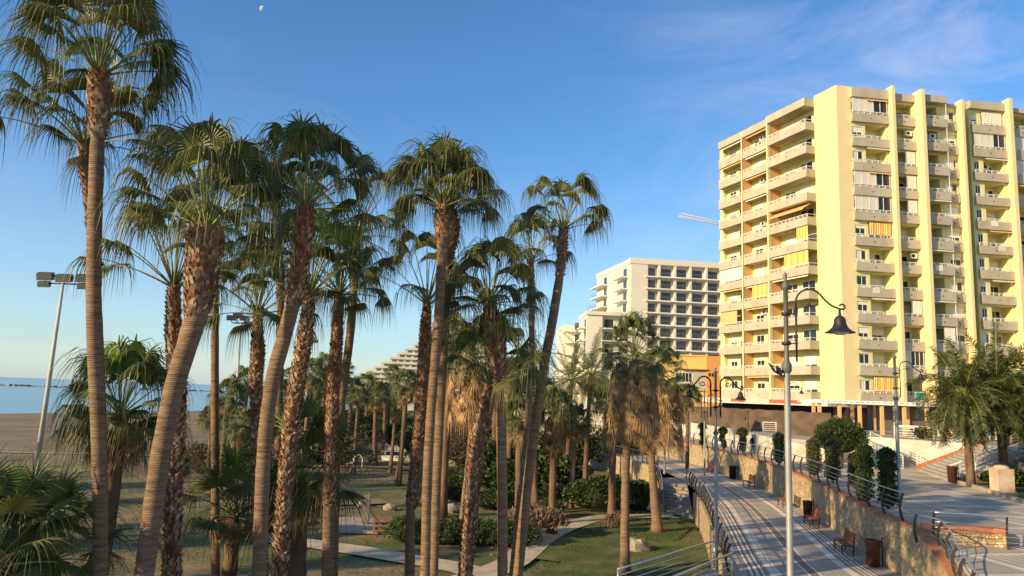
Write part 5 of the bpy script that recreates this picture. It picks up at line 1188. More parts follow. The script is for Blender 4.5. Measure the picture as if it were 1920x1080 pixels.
def balcony(fr, u0, u1, d, z, label=None, rail=True, ends=(1, 1), pz=.72, vw=0.0, chamfer=0):
    b = MB(); zt = z + pz; zb = z - .22; th = .12; a0, a1 = u0, u1
    fr.box(b, a0, a1, vw, vw + d, zb, z)                                        # slab
    fr.box(b, a0, a1, vw + d - th, vw + d + .004, zb - .06, zt)                  # front parapet
    if ends[0]: fr.box(b, a0 - .003, a0 + th, vw, vw + d - th, zb - .06, zt)
    if ends[1]: fr.box(b, a1 - th, a1 + .003, vw, vw + d - th, zb - .06, zt)
    q = MB(); fr.box(q, (a0 + a1) / 2 - .07, (a0 + a1) / 2 + .07, vw + d, vw + d + .012, z + .12, z + .26)
    o = part(b, 'balcony', 'parapet', label); 
    sub(q, 'drain_hole', 'dark', o)
    if rail:
        r = MB(); n = max(2, round((a1 - a0) / .75)); top = zt + .34
        fr.box(r, a0 + .02, a1 - .02, vw + d - .10, vw + d - .02, top - .07, top)
        fr.box(r, a0 + .02, a1 - .02, vw + d - .075, vw + d - .045, zt + .13, zt + .16)
        for k in range(n + 1):
            u = a0 + .03 + (a1 - a0 - .12) * k / n; fr.box(r, u, u + .08, vw + d - .09, vw + d - .03, zt, top - .07)
        for s, on in ((a0 + .03, ends[0]), (a1 - .08, ends[1])):
            if on: fr.box(r, s, s + .05, vw + .02, vw + d - .09, top - .05, top)
        sub(r, 'railing', 'white', o)
    return o
def curtainpart(fr, u0, u1, v, z0, z1, name, m, pleats=10):
    b = MB(); uv = []
    for k in range(pleats * 2 + 1):
        u = u0 + (u1 - u0) * k / (pleats * 2); vv = v + (.05 if k % 2 else 0)
        for z in (z0, z1): b.v.append(tuple(fr.p(u, vv, z))); uv.append((k * .5, 0))
    for k in range(pleats * 2): b.face((2 * k, 2 * k + 2, 2 * k + 3, 2 * k + 1))
    return b.build(name, m, bld, BO, uv=lambda i: uv[i])
def awning(fr, u0, u1, v, d, z, drop, m='stripe', name='awning'):
    b = MB(); uv = []; n = int((u1 - u0) / .14)
    for k in range(n + 1):
        u = u0 + (u1 - u0) * k / n
        for vv, zz in ((v, z), (v + d, z - drop), (v + d, z - drop - (.16 if k % 2 else .10))): b.v.append(tuple(fr.p(u, vv, zz))); uv.append((k * .5, 0))
    for k in range(n):
        for j in range(2): b.face((3 * k + j, 3 * k + 3 + j, 3 * k + 4 + j, 3 * k + 1 + j))
    return b.build(name, m, bld, BO, uv=lambda i: uv[i])
def acunit(fr, u, v, z):
    b = MB(); fr.box(b, u, u + .8, v, v + .3, z, z + .58); o = part(b, 'air_conditioner', 'white')
    q = MB(); n = 12; c = fr.p(u + .32, v + .304, z + .29); e = V((*fr.e, 0)); q.poly([c + e * .22 * cos(2 * pi * k / n) + V((0, 0, .22 * sin(2 * pi * k / n))) for k in range(n)]); sub(q, 'fan_grille', 'black', o)
# ---- front facade layout (u values from pixel columns) ----
uA0, uA1 = U(1601), U(1672); uF1 = U(1676); uB1 = U(1722); uF2 = U(1728.5); uC1 = U(1776); uD1 = U(1803); uF3 = U(1808); uG1 = U(1828); uE1 = U(1894); uF4 = U(1901); uH1 = U(1950); uEnd = U(2080)
DEP = .42; FV = 1.05
def fin(fr, u0, u1, v, z1, z0=9.0, vb=0): b = MB(); fr.box(b, u0, u1, vb, v, z0, z1); part(b, 'wall_fin', 'yel2')
def wallseg(fr, u0, u1, v0, v1, z0, z1, m='yel', name='wall'): b = MB(); fr.box(b, u0, u1, v0, v1, z0, z1); return part(b, name, m)
zb0 = 9.03
# plain front strip, corner
wallseg(FF, .0, uA0, -4, 0, zb0, ZR + 1.15, 'yel2')
# body behind everything
b = MB(); body = [FF.p(.3, -4.01, 0), FF.p(uEnd, -4.01, 0), FF.p(uEnd, -16, 0), FL.p(UL(1351), -3.2, 0), FL.p(3.0, -3.2, 0)]
b.prism([(p.x, p.y) for p in body], 5.9, ZR + .3); part(b, 'building_core', 'yel')
def bay(fr, u0, u1, ow, loggia, k, dep=DEP, ends=(1, 1), z=None, sty=None, vw=0.0, wname='window'):
    """ow: (a,b) window span on the wall plane ; loggia: (a,b) recess span"""
    z = Z0 + SH * k; zt = z + SH
    segs = []
    cur = u0
    for a, c in sorted([x for x in (ow, loggia) if x]):
        if a > cur + .01: segs.append((cur, a, 'w'))
        segs.append((a, c, 'l' if loggia and a == loggia[0] else 'o')); cur = c
    if cur < u1 - .01: segs.append((cur, u1, 'w'))
    b = MB()
    for a, c, t in segs:
        if t == 'w': fr.box(b, a, c, vw - .25, vw, z - .22, zt - .22)
        elif t == 'o':
            fr.box(b, a, c, vw - .25, vw, z - .22, z + .95); fr.box(b, a, c, vw - .25, vw, z + 2.15, zt - .22)
        else:
            fr.box(b, a, c, vw - 1.7, vw - 1.5, z, zt - .22); fr.box(b, a, c, vw - 1.7, vw - .003, zt - .45, zt - .22); fr.box(b, a, c, vw - 1.7, vw, z - .22, z)
            fr.box(b, a - .1, a, vw - 1.5, vw - .25, z, zt - .22); fr.box(b, c, c + .1, vw - 1.5, vw - .25, z, zt - .22)
    part(b, 'storey_wall', 'yel')
    if ow: winset(fr, ow[0] + .06, ow[1] - .06, vw - .12, z + .95, z + 2.13, wname, BR.choice((0, 1, 1, 2)))
    if loggia:
        a, c = loggia; l = c - a; s = BR.choice((0, 2, 1, 1)) if sty is None else sty
        winset(fr, a + l * .12, a + l * .88, vw - 1.5, z + .02, z + 2.12, 'glass_door', s, mull=2)
    balcony(fr, u0, u1, dep, z, ends=ends, vw=vw)
    if loggia and sty is None and k not in (0, 6) and BR.random() < .16:      # some owners have glazed their balcony in
        winset(fr, u0 + .15, u1 - .15, vw + dep - .2, z + .73, z + SH - .26, 'balcony_glazing', BR.choice((0, 2, 2)), mull=4)
    elif loggia and BR.random() < .3:
        a_ = loggia[0] + (loggia[1] - loggia[0]) * BR.random() * .5
        q = MB(); fr.box(q, a_, a_ + .9, vw + dep + .006, vw + dep + .03, z + .15, z + .8); part(q, 'hanging_towel', BR.choice(('curtain', 'teal', 'shutter', 'curtain'))) if BR.random() < .3 else None
# bay A
wA = (U(1604), U(1624)); lA = (U(1629), U(1669))
for k in range(NFL):
    bay(FF, uA0, uA1, wA, lA, k, ends=(1, 0))
    if k == 6: curtainpart(FF, lA[0], lA[1] + .05, DEP - .25, Z0 + SH * k + 1.15, Z0 + SH * k + 2.55, 'striped_blind', 'stripe', 9)
    elif k == 0: curtainpart(FF, lA[0] - .1, lA[1] + .1, DEP - .22, Z0 + SH * k + .5, Z0 + SH * k + 2.55, 'striped_blind', 'stripe', 11)
    elif k in (8, 9, 11, 3): awning(FF, lA[0] - .1, lA[1] + .1, .0, .45, Z0 + SH * (k + 1) - .3, .12, 'shutter' if k in (9, 3) else 'stripe')
fin(FF, uA1, uF1 + .12, FV, ZR + 1.3)
u2 = uF1 + .12
# bay B
for k in range(NFL):
    bay(FF, u2, uB1, None, (u2 + .1, uB1 - .1), k, ends=(0, 0))
    if k in (9, 8, 7) or k == 3: curtainpart(FF, (u2 + uB1) / 2 + .1, uB1 - .1, DEP - .2, Z0 + SH * k + .85, Z0 + SH * k + 2.5, 'white_blind', 'curtain', 8)
    if k in (7, 5, 10): acunit(FF, uB1 - 1.1, -.2, Z0 + SH * k + 1.6)
fin(FF, uB1, uF2, 1.6, ZR + 1.0)
# bay C : deeper protruding balconies, then D wall with windows
for k in range(NFL - 1, -1, -1):
    z = Z0 + SH * k
    bay(FF, uF2, uC1, None, (uF2 + .15, uC1 - .6), k, dep=1.0, ends=(0, 1))
    b = MB(); FF.box(b, uC1 - .12, uC1 - .06, .9, .96, z + .82, z + SH - .22); part(b, 'balcony_post', 'white')
    if k in (0, 1, 2): curtainpart(FF, (uF2 + uC1) / 2, uC1 - .2, .8, z + .85, z + 2.5, 'white_blind', 'curtain', 10) if k == 2 else None
    if k == 10: acunit(FF, uF2 + .4, -.1, z + 1.5); acunit(FF, uF2 + 1.5, -.1, z + 1.5)
    if k in (3, 5, 7): awning(FF, uF2 + .3, uC1 - .1, .7, .45, z + SH - .3, .1, 'shutter')
    bay(FF, uC1, uD1, (uC1 + .25, uD1 - .1), None, k, dep=.3, ends=(0, 0))
fin(FF, uD1, uF3, 1.1, ZR + .4)
wallseg(FF, uF3, uG1, -1.6, -1.3, zb0, ZR + .2, 'yel')
wallseg(FF, uG1, uG1 + .2, -1.6, .0, zb0, ZR + .6, 'yel')
wE = (U(1830), U(1845)); lE = (U(1852), U(1890))
for k in range(NFL):
    bay(FF, uG1 + .2, uE1, (wE[0] + .25, wE[1]), lE, k, ends=(1, 0))
    if k == 11: curtainpart(FF, lE[0], lE[1], DEP - .3, Z0 + SH * k + .9, Z0 + SH * k + 2.5, 'white_blind', 'curtain', 14)
    if k in (9, 6, 4): awning(FF, lE[0] - .1, lE[1] + .1, .0, .5, Z0 + SH * (k + 1) - .3, .14, 'stripe' if k == 6 else 'shutter')
    if k == 9: acunit(FF, lE[0] + .9, -1.4, Z0 + SH * k + 1.7)
fin(FF, uE1, uF4, FV, ZR + 1.2)
for k in range(NFL):
    bay(FF, uF4, uH1, None, (uF4 + .1, uH1 - .1), k, ends=(0, 0))
    if k in (8, 4): awning(FF, uF4 + .2, uH1, DEP * .4, .6, Z0 + SH * (k + 1) - .3, .3, 'orange')
wallseg(FF, uH1, uEnd, -4, .3, zb0, ZR + .9, 'yel')
# roof cornices
def cornice(fr, u0, u1, v, z0, z1, m='parapet'): b = MB(); fr.box(b, u0, u1, -.6, v, z0, z1); part(b, 'cornice', m)
cornice(FF, uA0, uA1, DEP + .05, ZR - .22, ZR + .95); cornice(FF, u2, uB1, DEP + .02, ZR - .22, ZR + .65); cornice(FF, uF2, uC1, 1.06, ZR - .22, ZR + .6)
cornice(FF, uC1 + .004, uD1, .35, ZR - .22, ZR + .05); cornice(FF, uG1, uE1, DEP + .05, ZR - .22, ZR + .75); cornice(FF, uF4, uH1, DEP, ZR - .22, ZR + .3)
# ---- left (sea) facade ----
l0 = UL(1532); l1 = UL(1458); l2 = UL(1404); l3 = UL(1358); l4 = UL(1350.5)
wallseg(FL, 0, l0, -3.2, 0, zb0, ZR + 1.15, 'yel')
wallseg(FL, l3, l4, -3.2, 0, zb0, ZR + .7, 'yel')
for (a, c, dep) in ((l0, l1 - .04, 1.35), (l1 + .21, l2 - .04, .9), (l2 + .21, l3, .9)):
    for k in range(NFL):
        z = Z0 + SH * k; w_ = c - a
        b = MB(); FL.box(b, a, c, -3.2, -.55, z, z + SH - .22); FL.box(b, a, c, -3.2, -.003, z - .22, z)
        part(b, 'storey_wall', 'yel')
        winset(FL, a + w_ * .14, a + w_ * .46, -.55, z + .02, z + 2.2, 'glass_door', BR.choice((0, 1, 2)), mull=1)
        winset(FL, a + w_ * .58, a + w_ * .86, -.55, z + .9, z + 2.1, 'side_window', BR.choice((0, 1, 1)), mull=1)
        balcony(FL, a, c, dep, z, ends=(1, 1))
        if BR.random() < .18: acunit(FL, a + w_ * .47, -.5, z + 1.75) if dep < 1 else None
        if BR.random() < .3: awning(FL, a + .3, c - .3, dep - .5, .35, z + SH - .28, .1, BR.choice(('shutter', 'stripe')))
for k, (a, c), m in ((6, (l0 + .1, l0 + 2.0), 'stripe'), (5, (l0 + .1, l0 + 4.2), 'stripe'), (5, (l2 + .3, l3 - .3), 'curtain'), (4, (l1 + .5, l1 + 4), 'stripe'), (3, (l2 + 1.5, l3 - .3), 'orange')):
    curtainpart(FL, a, c, .85 if a > l1 else 1.25, Z0 + SH * k + .85, Z0 + SH * k + 2.55, 'striped_blind' if m == 'stripe' else 'white_blind', m, 12)
awning(FL, l0 + .2, l1 - .3, 0.2, 1.6, Z0 + SH * 8 - .3, .95, 'orange')
for a in (l1, l2): b = MB(); FL.box(b, a, a + .12, -3.0, .95, zb0, ZR + .7); part(b, 'party_wall', 'orange')
for a, vv in ((l1, 1.42), (l2, 1.02)): b = MB(); FL.box(b, a - .03, a + .2, .951, vv, zb0, ZR + .7); part(b, 'wall_fin', 'yel2')
for (a, c, dep) in ((l0, l1, 1.45), (l1 + .14, l2, .97), (l2 + .14, l3, .97)): cornice(FL, a, c, dep, ZR - .22, ZR + .75)
b = MB(); FL.box(b, .4, l4, -14, -.61, ZR + .25, ZR + .45); part(b, 'roof', 'parapet')
# podium under the flats
b = MB(); FL.box(b, -.0, l4 + 1, -3.0, 2.4, 8.35, 8.98); part(b, 'canopy', 'whitewall')
for a, c in ((l0 + .5, l1 - 1), (l1 + 3.5, l1 + 6.5)): b = MB(); FL.box(b, a, c, 2.401, 2.45, 8.55, 8.95); part(b, 'canopy_band', 'redpaint')
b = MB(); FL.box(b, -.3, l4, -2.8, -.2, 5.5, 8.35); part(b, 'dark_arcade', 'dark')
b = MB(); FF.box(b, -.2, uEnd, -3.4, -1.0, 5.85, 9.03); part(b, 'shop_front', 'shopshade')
b = MB()
for k in range(16): FF.box(b, k * 4.1 - .2, k * 4.1 + .1, -1.2, -.8, 5.85, 8.8)
FF.box(b, -.3, uEnd, -3.4, 1.0, 8.8, 9.028); part(b, 'arcade', 'orange')
b = MB(); FF.box(b, U(1700), U(1716), DEP + .03, DEP + .05, Z0 + .2, Z0 + .9); part(b, 'towel', 'teal')
# ---- pergola on the terrace ----
pg = empty('pergola', (30.5, 70, 5.9), 'long pergola with salmon columns and white beam in front of the flats', 'pergola'); PO = V((30.5, 70, 5.9))
pa, pb_ = V((29.6, 71.0, 0)), V((45.5, 68.0, 0)); dv = (pb_ - pa)
for i, t in enumerate((.0, .11, .22, .34, .46, .58, .70, .82, .94)):
    for off, m in ((0, 'orange'), (2.6, 'orange')):
        if off and i % 2: continue
        p = pa + dv * t + V((.5 * (off > 0), off, 0)); b = MB(); b.box((p.x, p.y, 5.9), .27, .27, 2.75); b.build('column', m, pg, PO)
b = MB(); pn = V((.19, 1, 0)).normalized()
for off in (-.2, 1.2, 2.7): b.obox(pa + V((-1, off, 8.66)), dv * 1.06, pn * .16, V((0, 0, .22)))
b.build('beam', 'white', pg, PO)
b = MB()
for k in range(34): b.obox(pa + dv * (k / 33) + V((0, -.6, 8.885)), V((.08, 0, 0)), V((.0, 3.9, 0)), V((0, 0, .1)))
b.build('rafters', 'white', pg, PO)
# menu boards / lattice screens / chairs on terrace
for i, (x, y, m, w_, h, lb) in enumerate([(37.6, 65.2, 'capred', 1.5, 1.5, 'brick red lattice screen on the terrace under the pergola'), (40.4, 64.6, 'white', 1.2, 1.3, 'cream panel standing on the terrace behind the railing'), (43.2, 64.2, 'capred', 3.5, 1.1, 'low brick red planter wall on the terrace near the bushy palms')]):
    b = MB()
    if i == 0:
        for k in range(9): b.obox((x + k * w_ / 9, y, 5.9), (.06, 0, 0), (0, .05, 0), (0, 0, h)); b.obox((x, y + .05, 5.95 + k * h / 9), (w_, 0, 0), (0, .04, 0), (0, 0, .05))
    else: b.obox((x, y, 5.9), (w_, 0, 0), (0, .2 + i * .2, 0), (0, 0, h)); b.obox((x - .05, y - .05, 5.9 + h), (w_ + .1, 0, 0), (0, .3 + i * .2, 0), (0, 0, .06))
    tag(b.build('terrace_screen', m, origin=(x, y, 5.9)), lb, 'screen')
# brown cloth screen above the white wall
b = MB(); sp_pts = dense([(22.8, 104, 0), (24.0, 94, 0), (26.0, 80, 0), (28.9, 69.0, 0)], 1.2)
for i, p in enumerate(sp_pts):
    o_ = .06 * sin(i * 1.9); b.v.append((p.x + .0 + .9 + o_, p.y, 5.46)); b.v.append((p.x + .9 + o_ * .5, p.y, 7.75 + .05 * sin(i * 2.7)))
for i in range(len(sp_pts) - 1): b.face((2 * i, 2 * i + 2, 2 * i + 3, 2 * i + 1), 0, True)
root = empty('site_screen', (23, 104, 5.46), 'long brown cloth covered fence above the white wall', 'fence'); b.build('cloth', 'rust', root, (23, 104, 5.46))
for i in range(0, len(sp_pts), 3):
    p = sp_pts[i]; b = MB(); b.tube([(p.x + 1.05, p.y + .05, 5.46), (p.x + 1.05, p.y + .05, 7.85)], .05, 6); b.build('post', 'iron', root, (23, 104, 5.46))
# ---- ochre building ----
OC = V((28.6, 108)); e1 = V((-4.2, 4.0)).normalized()
ob = empty('ochre_building', (28, 112, 5.4), 'low ochre and orange building between the skirted palms and the yellow flats', 'building'); OO = V((28, 112, 5.4))
fo = Fr(V((24.6, 113)), V((1, -.02)).normalized(), V((-.02, -1)).normalized())
def opart(b, n, m, par=None): return b.build(n, m, par or ob, OO)
b = MB(); fo.box(b, 0, 5.3, -10, 0, 5.4, 15.2); opart(b, 'wall', 'ochre')
b = MB(); fo.box(b, 5.3, 9.5, -10, .5, 5.4, 15.3); opart(b, 'side_wall', 'orangewall')
b = MB(); fo.box(b, -.1, 5.29, -10.1, .12, 15.2, 15.42); fo.box(b, 1.3, 5.29, .003, .9, 13.2, 13.35); opart(b, 'cornice', 'ochre')
b = MB(); fo.box(b, .6, 3.3, .003, .1, 10.9, 12.9); wo_ = opart(b, 'window', 'white')
b = MB()
for k in range(5): fo.box(b, .72 + k * .5, 1.12 + k * .5, .101, .12, 11.3, 12.6)
opart(b, 'pane', 'pane', wo_)
b = MB(); fo.box(b, 3.4, 5.28, .003, .3, 10.0, 13.0); opart(b, 'side_panel', 'parapet')
b = MB()
for k in range(3): fo.box(b, 5.6 + k * .45, 5.9 + k * .45, .501, .53, 12.2, 12.7)
opart(b, 'vent_window', 'dark')
# ---- white hotel ----
HK = V((30.6, 188)); HF = V((24.0, 2.5)).normalized(); HL = V((-5.2, 24.0)).normalized(); nHF = V((HF.y, -HF.x)); nHL = V((-HL.y, HL.x))
hf = Fr(HK, HF, nHF); hl = Fr(HK, HL, nHL); ht = empty('hotel', (30.6, 188, 5.45), 'cream white hotel with dark square windows and thin balcony slabs behind the palms', 'hotel'); HO = V((30.6, 188, 5.45))
def hp(b, n, m, par=None): return b.build(n, m, par or ht, HO)
HT = 43.5; FH = 3.12; NH = 11
def Uh(px, py=560): return wplane(px, py, HK, HF)[0]
b = MB(); hf.box(b, -.28, 34, -16, -1.6, 5.4, HT - .35); hf.box(b, 0, 4.4, -1.6, .0, 5.4, HT - .35); hp(b, 'wall', 'hotel')
b = MB(); hf.box(b, -.3, 34, -16.5, .15, HT - .36, HT + 1.1); hp(b, 'roof_parapet', 'hotel')
cols = [Uh(x) for x in (1222, 1252, 1281, 1311, 1340)] + [Uh(1340) + 4.1 * k for k in (1, 2)]
for i in range(len(cols)):          # piers between rooms
    b = MB(); u = cols[i] + 1.7; hf.box(b, u, u + .55, -1.6, .1, 5.4, HT - .36); hp(b, 'pier', 'hotel')
for k in range(NH):
    zt = HT - .9 - FH * k; z0 = zt - 2.55
    b = MB(); hf.box(b, 3.6, 34, -1.6, .75, z0 - .3, z0); hp(b, 'balcony_slab', 'white')
    r = MB(); hf.box(r, 3.7, 33.5, .68, .71, z0 + .95, z0 + 1.0)
    for j in range(48): hf.box(r, 3.7 + j * .62, 3.73 + j * .62, .68, .71, z0, z0 + .95)
    hp(r, 'railing', 'galv')
    for c in cols:
        b = MB(); w_ = .07
        hf.box(b, c - 1.25, c + 1.25, -1.597, -1.5, z0 + .0, z0 + .1); hf.box(b, c - 1.25, c + 1.25, -1.597, -1.5, z0 + 2.2, z0 + 2.3)
        for u in (-1.25, -.04, 1.17): hf.box(b, c + u, c + u + .08, -1.597, -1.502, z0 + .1, z0 + 2.2)
        wn_ = hp(b, 'window', 'iron'); p = MB(); hf.box(p, c - 1.23, c + 1.23, -1.596, -1.54, z0 + .02, z0 + 2.28); hp(p, 'pane', 'hotelpane', wn_)
b = MB(); hl.box(b, 2.6, 27, -12, 0, 5.4, HT - .35); hp(b, 'side_wall', 'hotel')
b = MB(); hl.box(b, .6, 27.3, -12, .2, HT - .34, HT + .9); hp(b, 'roof_parapet', 'hotel')
for k in range(6):
    zt = HT - .9 - FH * k; z0 = zt - 2.55
    for (a, c) in ((2.2, 9.5), (17.5, 27.5)):
        b = MB(); hl.box(b, a, c, 0, 2.0, z0 - .3, z0); s_ = hp(b, 'side_balcony', 'white')
        r = MB(); hl.box(r, a, c, 1.9, 1.95, z0 + .95, z0 + 1.0)
        for j in range(10): hl.box(r, a + (c - a) * j / 10, a + (c - a) * j / 10 + .05, 1.9, 1.95, z0, z0 + .95)
        hp(r, 'railing', 'galv', s_)
        p = MB(); hl.box(p, a + 1, a + 3.4, .004, .03, z0, z0 + 2.3); hp(p, 'side_window', 'hotelpane')
# lower wing
wl = Fr(V((14.6, 186)), V((16.0, .6)).normalized(), V((.6, -16.0)).normalized())
b = MB(); wl.box(b, 4.6, 16.5, -14, -1.2, 5.4, 29.2); wl.box(b, 4.6, 8.6, -1.2, 0, 5.4, 29.2); wl.box(b, 0, 4.6, -30, -12, 5.4, 27.5); hp(b, 'wing_wall', 'hotel')
b = MB(); wl.box(b, 4.4, 17, -14.3, .5, 29.2, 30.1); hp(b, 'wing_parapet', 'hotel')
b = MB(); 
for j in range(18): wl.box(b, 4.6 + j * .7, 4.66 + j * .7, -.2, -.14, 30.1, 31.4)
wl.box(b, 4.6, 17, -.2, -.14, 31.35, 31.42); wl.box(b, 4.6, 17, -.2, -.14, 30.7, 30.74); hp(b, 'roof_railing', 'galv')
for k in range(4):
    z0 = 26.0 - FH * k
    b = MB(); wl.box(b, 8.6, 16.5, -1.2, .6, z0 - .3, z0); hp(b, 'balcony_slab', 'white')
    for c in (10.4, 14.2): p = MB(); wl.box(p, c - 1.1, c + 1.1, -1.19, -1.15, z0 + .02, z0 + 2.3); hp(p, 'window', 'hotelpane')
    b = MB(); wl.box(b, .3, 4.2, -12, -10.4, z0 - .3, z0); hp(b, 'side_balcony', 'white')
    p = MB(); wl.box(p, 3.2, 4.2, -11.99, -11.95, z0, z0 + 2.2); hp(p, 'window', 'hotelpane')
    b = MB(); wh = Fr(V((14.6 + 4.6, 186)), V((-.1, 1)).normalized(), V((-1, -.1)).normalized()); wh.box(b, .6, 5, 0, 1.6, z0 - .3, z0); hp(b, 'side_balcony', 'white')
    p = MB(); wh.box(p, 1.4, 3.0, .004, .03, z0, z0 + 2.2); hp(p, 'window', 'hotelpane')
# ---- stepped pyramid building ----
py = empty('stepped_building', (-30, 330, 0), 'far white pyramid shaped building whose terraces step up to the right', 'building'); YO = V((-30, 330, 0))
nst = 12; x0 = D(685, 690, 330).x; x1 = D(860, 612, 330).x; ztop = D(860, 606, 330).z; zlow = 14
for k in range(nst):
    t = k / nst; xa = x0 + (x1 - x0) * t; z0 = zlow + (ztop - zlow) * t; z1 = zlow + (ztop - zlow) * (k + 1) / nst
    b = MB(); b.obox((xa, 330, z0 - .001), (x1 + 12 - xa, 0, 0), (0, 30, 0), (0, 0, z1 - z0)); b.obox((xa - 2.6, 329.2, z0 - .15), (x1 + 15 - xa, 0, 0), (0, 2.2, 0), (0, 0, .85)); s_ = b.build('terrace', 'pyr', py, YO)
    n = int((x1 - xa) / 3.0)
    for j in range(n): p = MB(); p.obox((xa + 1.6 + j * 3.0, 329.96, z0 + .9), (2.0, 0, 0), (0, .05, 0), (0, 0, .75)); p.build('window', 'hotelpane', s_, YO)
b = MB(); b.obox((x0 - 4, 330.5, 0), (x1 + 16 - x0, 0, 0), (0, 29, 0), (0, 0, zlow)); b.build('base', 'pyr', py, YO)
# more pale buildings glimpsed between palms
for (px, pyt, d, w_, lb) in ((1012, 660, 240, 6, 'pale distant house glimpsed left of the white hotel'), (985, 650, 300, 8, 'small far white building beneath the tiny distant palm'), (860, 660, 200, 9, 'cream distant block behind the pale palm right of the paired trunks')):
    t = D(px, pyt, d); b = MB(); b.box((t.x, d, 0), w_, 8, t.z); b.box((t.x, d, t.z), w_ + .6, 8.6, .5); o_ = empty('building', (t.x, d, 0), lb, 'building'); b.build('wall', 'hotel', o_, (t.x, d, 0))
    for k in range(3):
        for j in range(3): p = MB(); p.obox((t.x - w_ / 2 + 1 + j * w_ / 3.4, d - 4.05, t.z - 3 - k * 3.2), (1.4, 0, 0), (0, .1, 0), (0, 0, 1.4)); p.build('window', 'hotelpane', o_, (t.x, d, 0))
# ---- tower crane arm ----
cr = empty('tower_crane', (100, 262, 5.4), 'pale lattice tower crane arm reaching out from behind the yellow flats', 'crane'); CO = V((100, 262, 5.4))
a = D(1273, 405, 260); e_ = D(1352, 421, 262); dr = (e_ - a); far_ = V((100, 268, a.z + dr.z / dr.x * (100 - a.x))); L_ = (far_ - a).length; dn = (far_ - a).normalized(); b = MB(); up = V((0, 0, 1)); sdv = dn.cross(up).normalized()
n = int(L_ / 1.3)
P1 = [a + dn * i * 1.3 + sdv * .55 for i in range(n)]; P2 = [a + dn * i * 1.3 - sdv * .55 for i in range(n)]; P3 = [a + dn * (i + .5) * 1.3 + up * 1.2 for i in range(n - 1)]
for P in (P1, P2, P3): b.tube([P[0], P[-1]], .11, 4)
for i in range(n - 1):
    for p, q in ((P1[i], P3[i]), (P3[i], P1[i + 1]), (P2[i], P3[i]), (P3[i], P2[i + 1]), (P1[i], P2[i + 1])): b.tube([p, q], .055, 3, cap=False)
b.build('jib', 'crane', cr, CO)
b = MB(); q = far_
for sx in (-.8, .8):
    for sy in (-.8, .8): b.tube([(100 + sx, 268 + sy, 5.4), (100 + sx, 268 + sy, q.z + 1)], .1, 4)
b.build('mast', 'crane', cr, CO)
# ---- moon ----
mc = D(493, 17, 9000); b = MB(); Rm = 43; ax = -ray(493, 17).normalized(); xx = V((0, 0, 1)).cross(ax).normalized(); yy = ax.cross(xx)
th = radians(-15); n = 24; rows = []
for i in range(n + 1):
    q = -pi / 2 + pi * i / n; row = []
    for j in range(9):
        lam = -pi / 2 + (pi * .47) * j / 8           # lit part : left limb to just past the centre
        u = cos(q) * sin(lam); v_ = sin(q); w_ = cos(q) * cos(lam); u2 = u * cos(th) - v_ * sin(th); v2 = u * sin(th) + v_ * cos(th)
        b.v.append(tuple(mc + (xx * u2 + yy * v2 + ax * w_) * Rm))
for i in range(n):
    for j in range(8): k = i * 9 + j; b.face((k, k + 1, k + 10, k + 9), 0, True)
tag(b.build('moon', 'moonm', origin=mc), 'pale half moon high in the blue sky', 'moon')
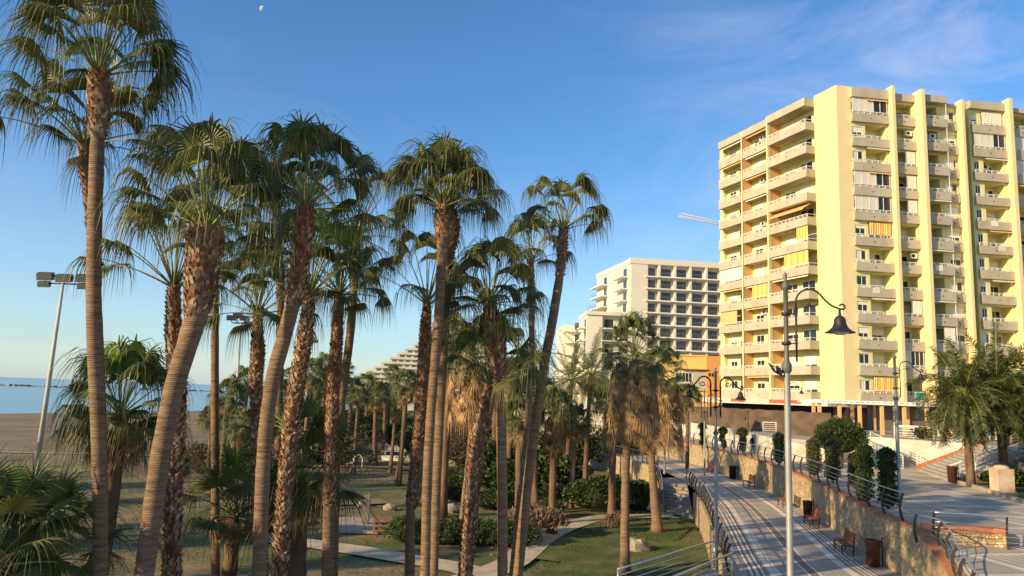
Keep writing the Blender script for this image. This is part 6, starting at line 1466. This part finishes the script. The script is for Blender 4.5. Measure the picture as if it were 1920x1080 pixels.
# ================================================================ PEOPLE
def make_person(loc, h, face, cols, label, seed, stride=.18):
    import bmesh
    root = empty('person', loc, label, 'person', rz=face); s = h / 1.75; b = MB(); f = stride
    def ell(c, R, n=10, m=7, mi=0, bb=b):
        i0 = len(bb.v)
        for i in range(m + 1):
            q = pi * i / m
            for j in range(n): a = 2 * pi * j / n; bb.v.append(((c[0] + sin(q) * cos(a) * R[0]) * s, (c[1] + sin(q) * sin(a) * R[1]) * s, (c[2] + cos(q) * R[2]) * s))
        for i in range(m):
            for j in range(n): A = i0 + i * n + j; B = i0 + i * n + (j + 1) % n; bb.face((A, A + n, B + n, B), mi, True)
    def S3(p): return V(p) * s
    # one continuous body surface: rings pelvis > neck > head, legs and arms fused by overlapping at the joints then voxel-joined
    prof = [((0, 0, .86), .16, .11), ((0, 0, .95), .17, .115), ((0, .0, 1.08), .145, .10), ((0, .01, 1.25), .165, .115), ((0, .01, 1.40), .185, .11), ((0, .01, 1.46), .10, .075), ((0, .015, 1.50), .058, .058), ((0, .03, 1.55), .07, .08), ((0, .035, 1.62), .078, .098), ((0, .03, 1.69), .07, .088), ((0, .02, 1.75), .02, .03)]
    i0 = len(b.v); n = 12
    for c, rx, ry in prof:
        for j in range(n): a = 2 * pi * j / n; b.v.append(((c[0] + rx * cos(a)) * s, (c[1] + ry * sin(a)) * s, c[2] * s))
    for i in range(len(prof) - 1):
        for j in range(n): A = i0 + i * n + j; B = i0 + i * n + (j + 1) % n; b.face((A, B, B + n, A + n), 0, True)
    b.face([i0 + j for j in reversed(range(n))]); b.face([i0 + (len(prof) - 1) * n + j for j in range(n)])
    for sg in (-1, 1):
        b.tube([S3((sg * .09, 0, .93)), S3((sg * .095, f * sg * .7 + .04, .52)), S3((sg * .095, f * sg * 1.5 - .05, .10)), S3((sg * .095, f * sg * 1.5 - .04, .05))], [.09 * s, .062 * s, .042 * s, .045 * s], 8)
        b.tube([S3((sg * .17, 0, 1.42)), S3((sg * .235, -f * sg * .5, 1.15)), S3((sg * .23, -f * sg + .1, .93)), S3((sg * .22, -f * sg * 1.05 + .17, .84))], [.055 * s, .043 * s, .032 * s, .036 * s], 8)
        ell((sg * .095, f * sg * 1.5 + .03, .045), (.045, .13, .045), 8, 5)
        for q in range(4): b.tube([S3((sg * .22 + (q - 1.5) * .017, -f * sg * 1.05 + .17, .85)), S3((sg * .22 + (q - 1.5) * .02, -f * sg * 1.05 + .20, .79 - .008 * (q % 3)))], [.01 * s, .007 * s], 5)
        b.tube([S3((sg * .195, -f * sg * 1.05 + .16, .87)), S3((sg * .175, -f * sg * 1.05 + .20, .83))], [.011 * s, .008 * s], 5)
        ell((sg * .078, .03, 1.62), (.012, .022, .03), 6, 4)
    ell((0, .135, 1.61), (.014, .022, .02), 6, 4)
    body = b.build('body', cols['skin'], root)
    rm = body.modifiers.new('fuse', 'REMESH'); rm.mode = 'VOXEL'; rm.voxel_size = .012 * s; rm.use_smooth_shade = True
    t = MB(); i0 = 0
    for c, rx, ry in [((0, 0, .84), .185, .13), ((0, 0, 1.08), .165, .12), ((0, .01, 1.27), .185, .135), ((0, .01, 1.40), .20, .125), ((0, .01, 1.465), .11, .085)]:
        for j in range(n): a = 2 * pi * j / n; t.v.append(((c[0] + rx * cos(a)) * s, (c[1] + ry * sin(a)) * s, c[2] * s))
    for i in range(4):
        for j in range(n): A = i * n + j; B = i * n + (j + 1) % n; t.face((A, B, B + n, A + n), 0, True)
    for sg in (-1, 1): t.tube([S3((sg * .16, 0, 1.43)), S3((sg * .237, -f * sg * .5, 1.15)), S3((sg * .234, -f * sg * .9 + .08, .98))], [.068 * s, .056 * s, .045 * s], 8)
    t.build('shirt', cols['top'], root)
    t = MB()
    for sg in (-1, 1):
        pts = [S3((sg * .085, 0, .95)), S3((sg * .10, f * sg * .7 + .035, .52))]
        if cols.get('long'): pts.append(S3((sg * .095, f * sg * 1.45 - .04, .12)))
        t.tube(pts, [.108 * s, .08 * s, .06 * s][:len(pts)], 8)
    t.build('trousers', cols['bottom'], root)
    t = MB(); ell((0, .012, 1.675), (.085, .098, .085), 10, 6, 0, t); t.build('hair', 'hair', root)
    t = MB()
    for sg in (-1, 1): ell((sg * .095, f * sg * 1.5 + .03, .05), (.055, .145, .055), 8, 5, 0, t)
    t.build('shoes', cols.get('shoe', 'shoe'), root)
make_person((22.55, 71.6, 3.7), 1.72, radians(20), dict(skin='skin', top='greencloth', bottom='navy', long=1), 'person in a bright green top walking behind the third clipped shrub', 1, .12)
make_person((23.3, 71.2, 3.7), 1.74, radians(200), dict(skin='skin', top='navy', bottom='black'), 'left one of two people in navy tops and dark shorts walking on the upper walk', 2, .2)
make_person((23.95, 71.5, 3.7), 1.82, radians(200), dict(skin='skin', top='navy', bottom='black'), 'right and taller one of two people in navy tops and dark shorts', 3, .16)
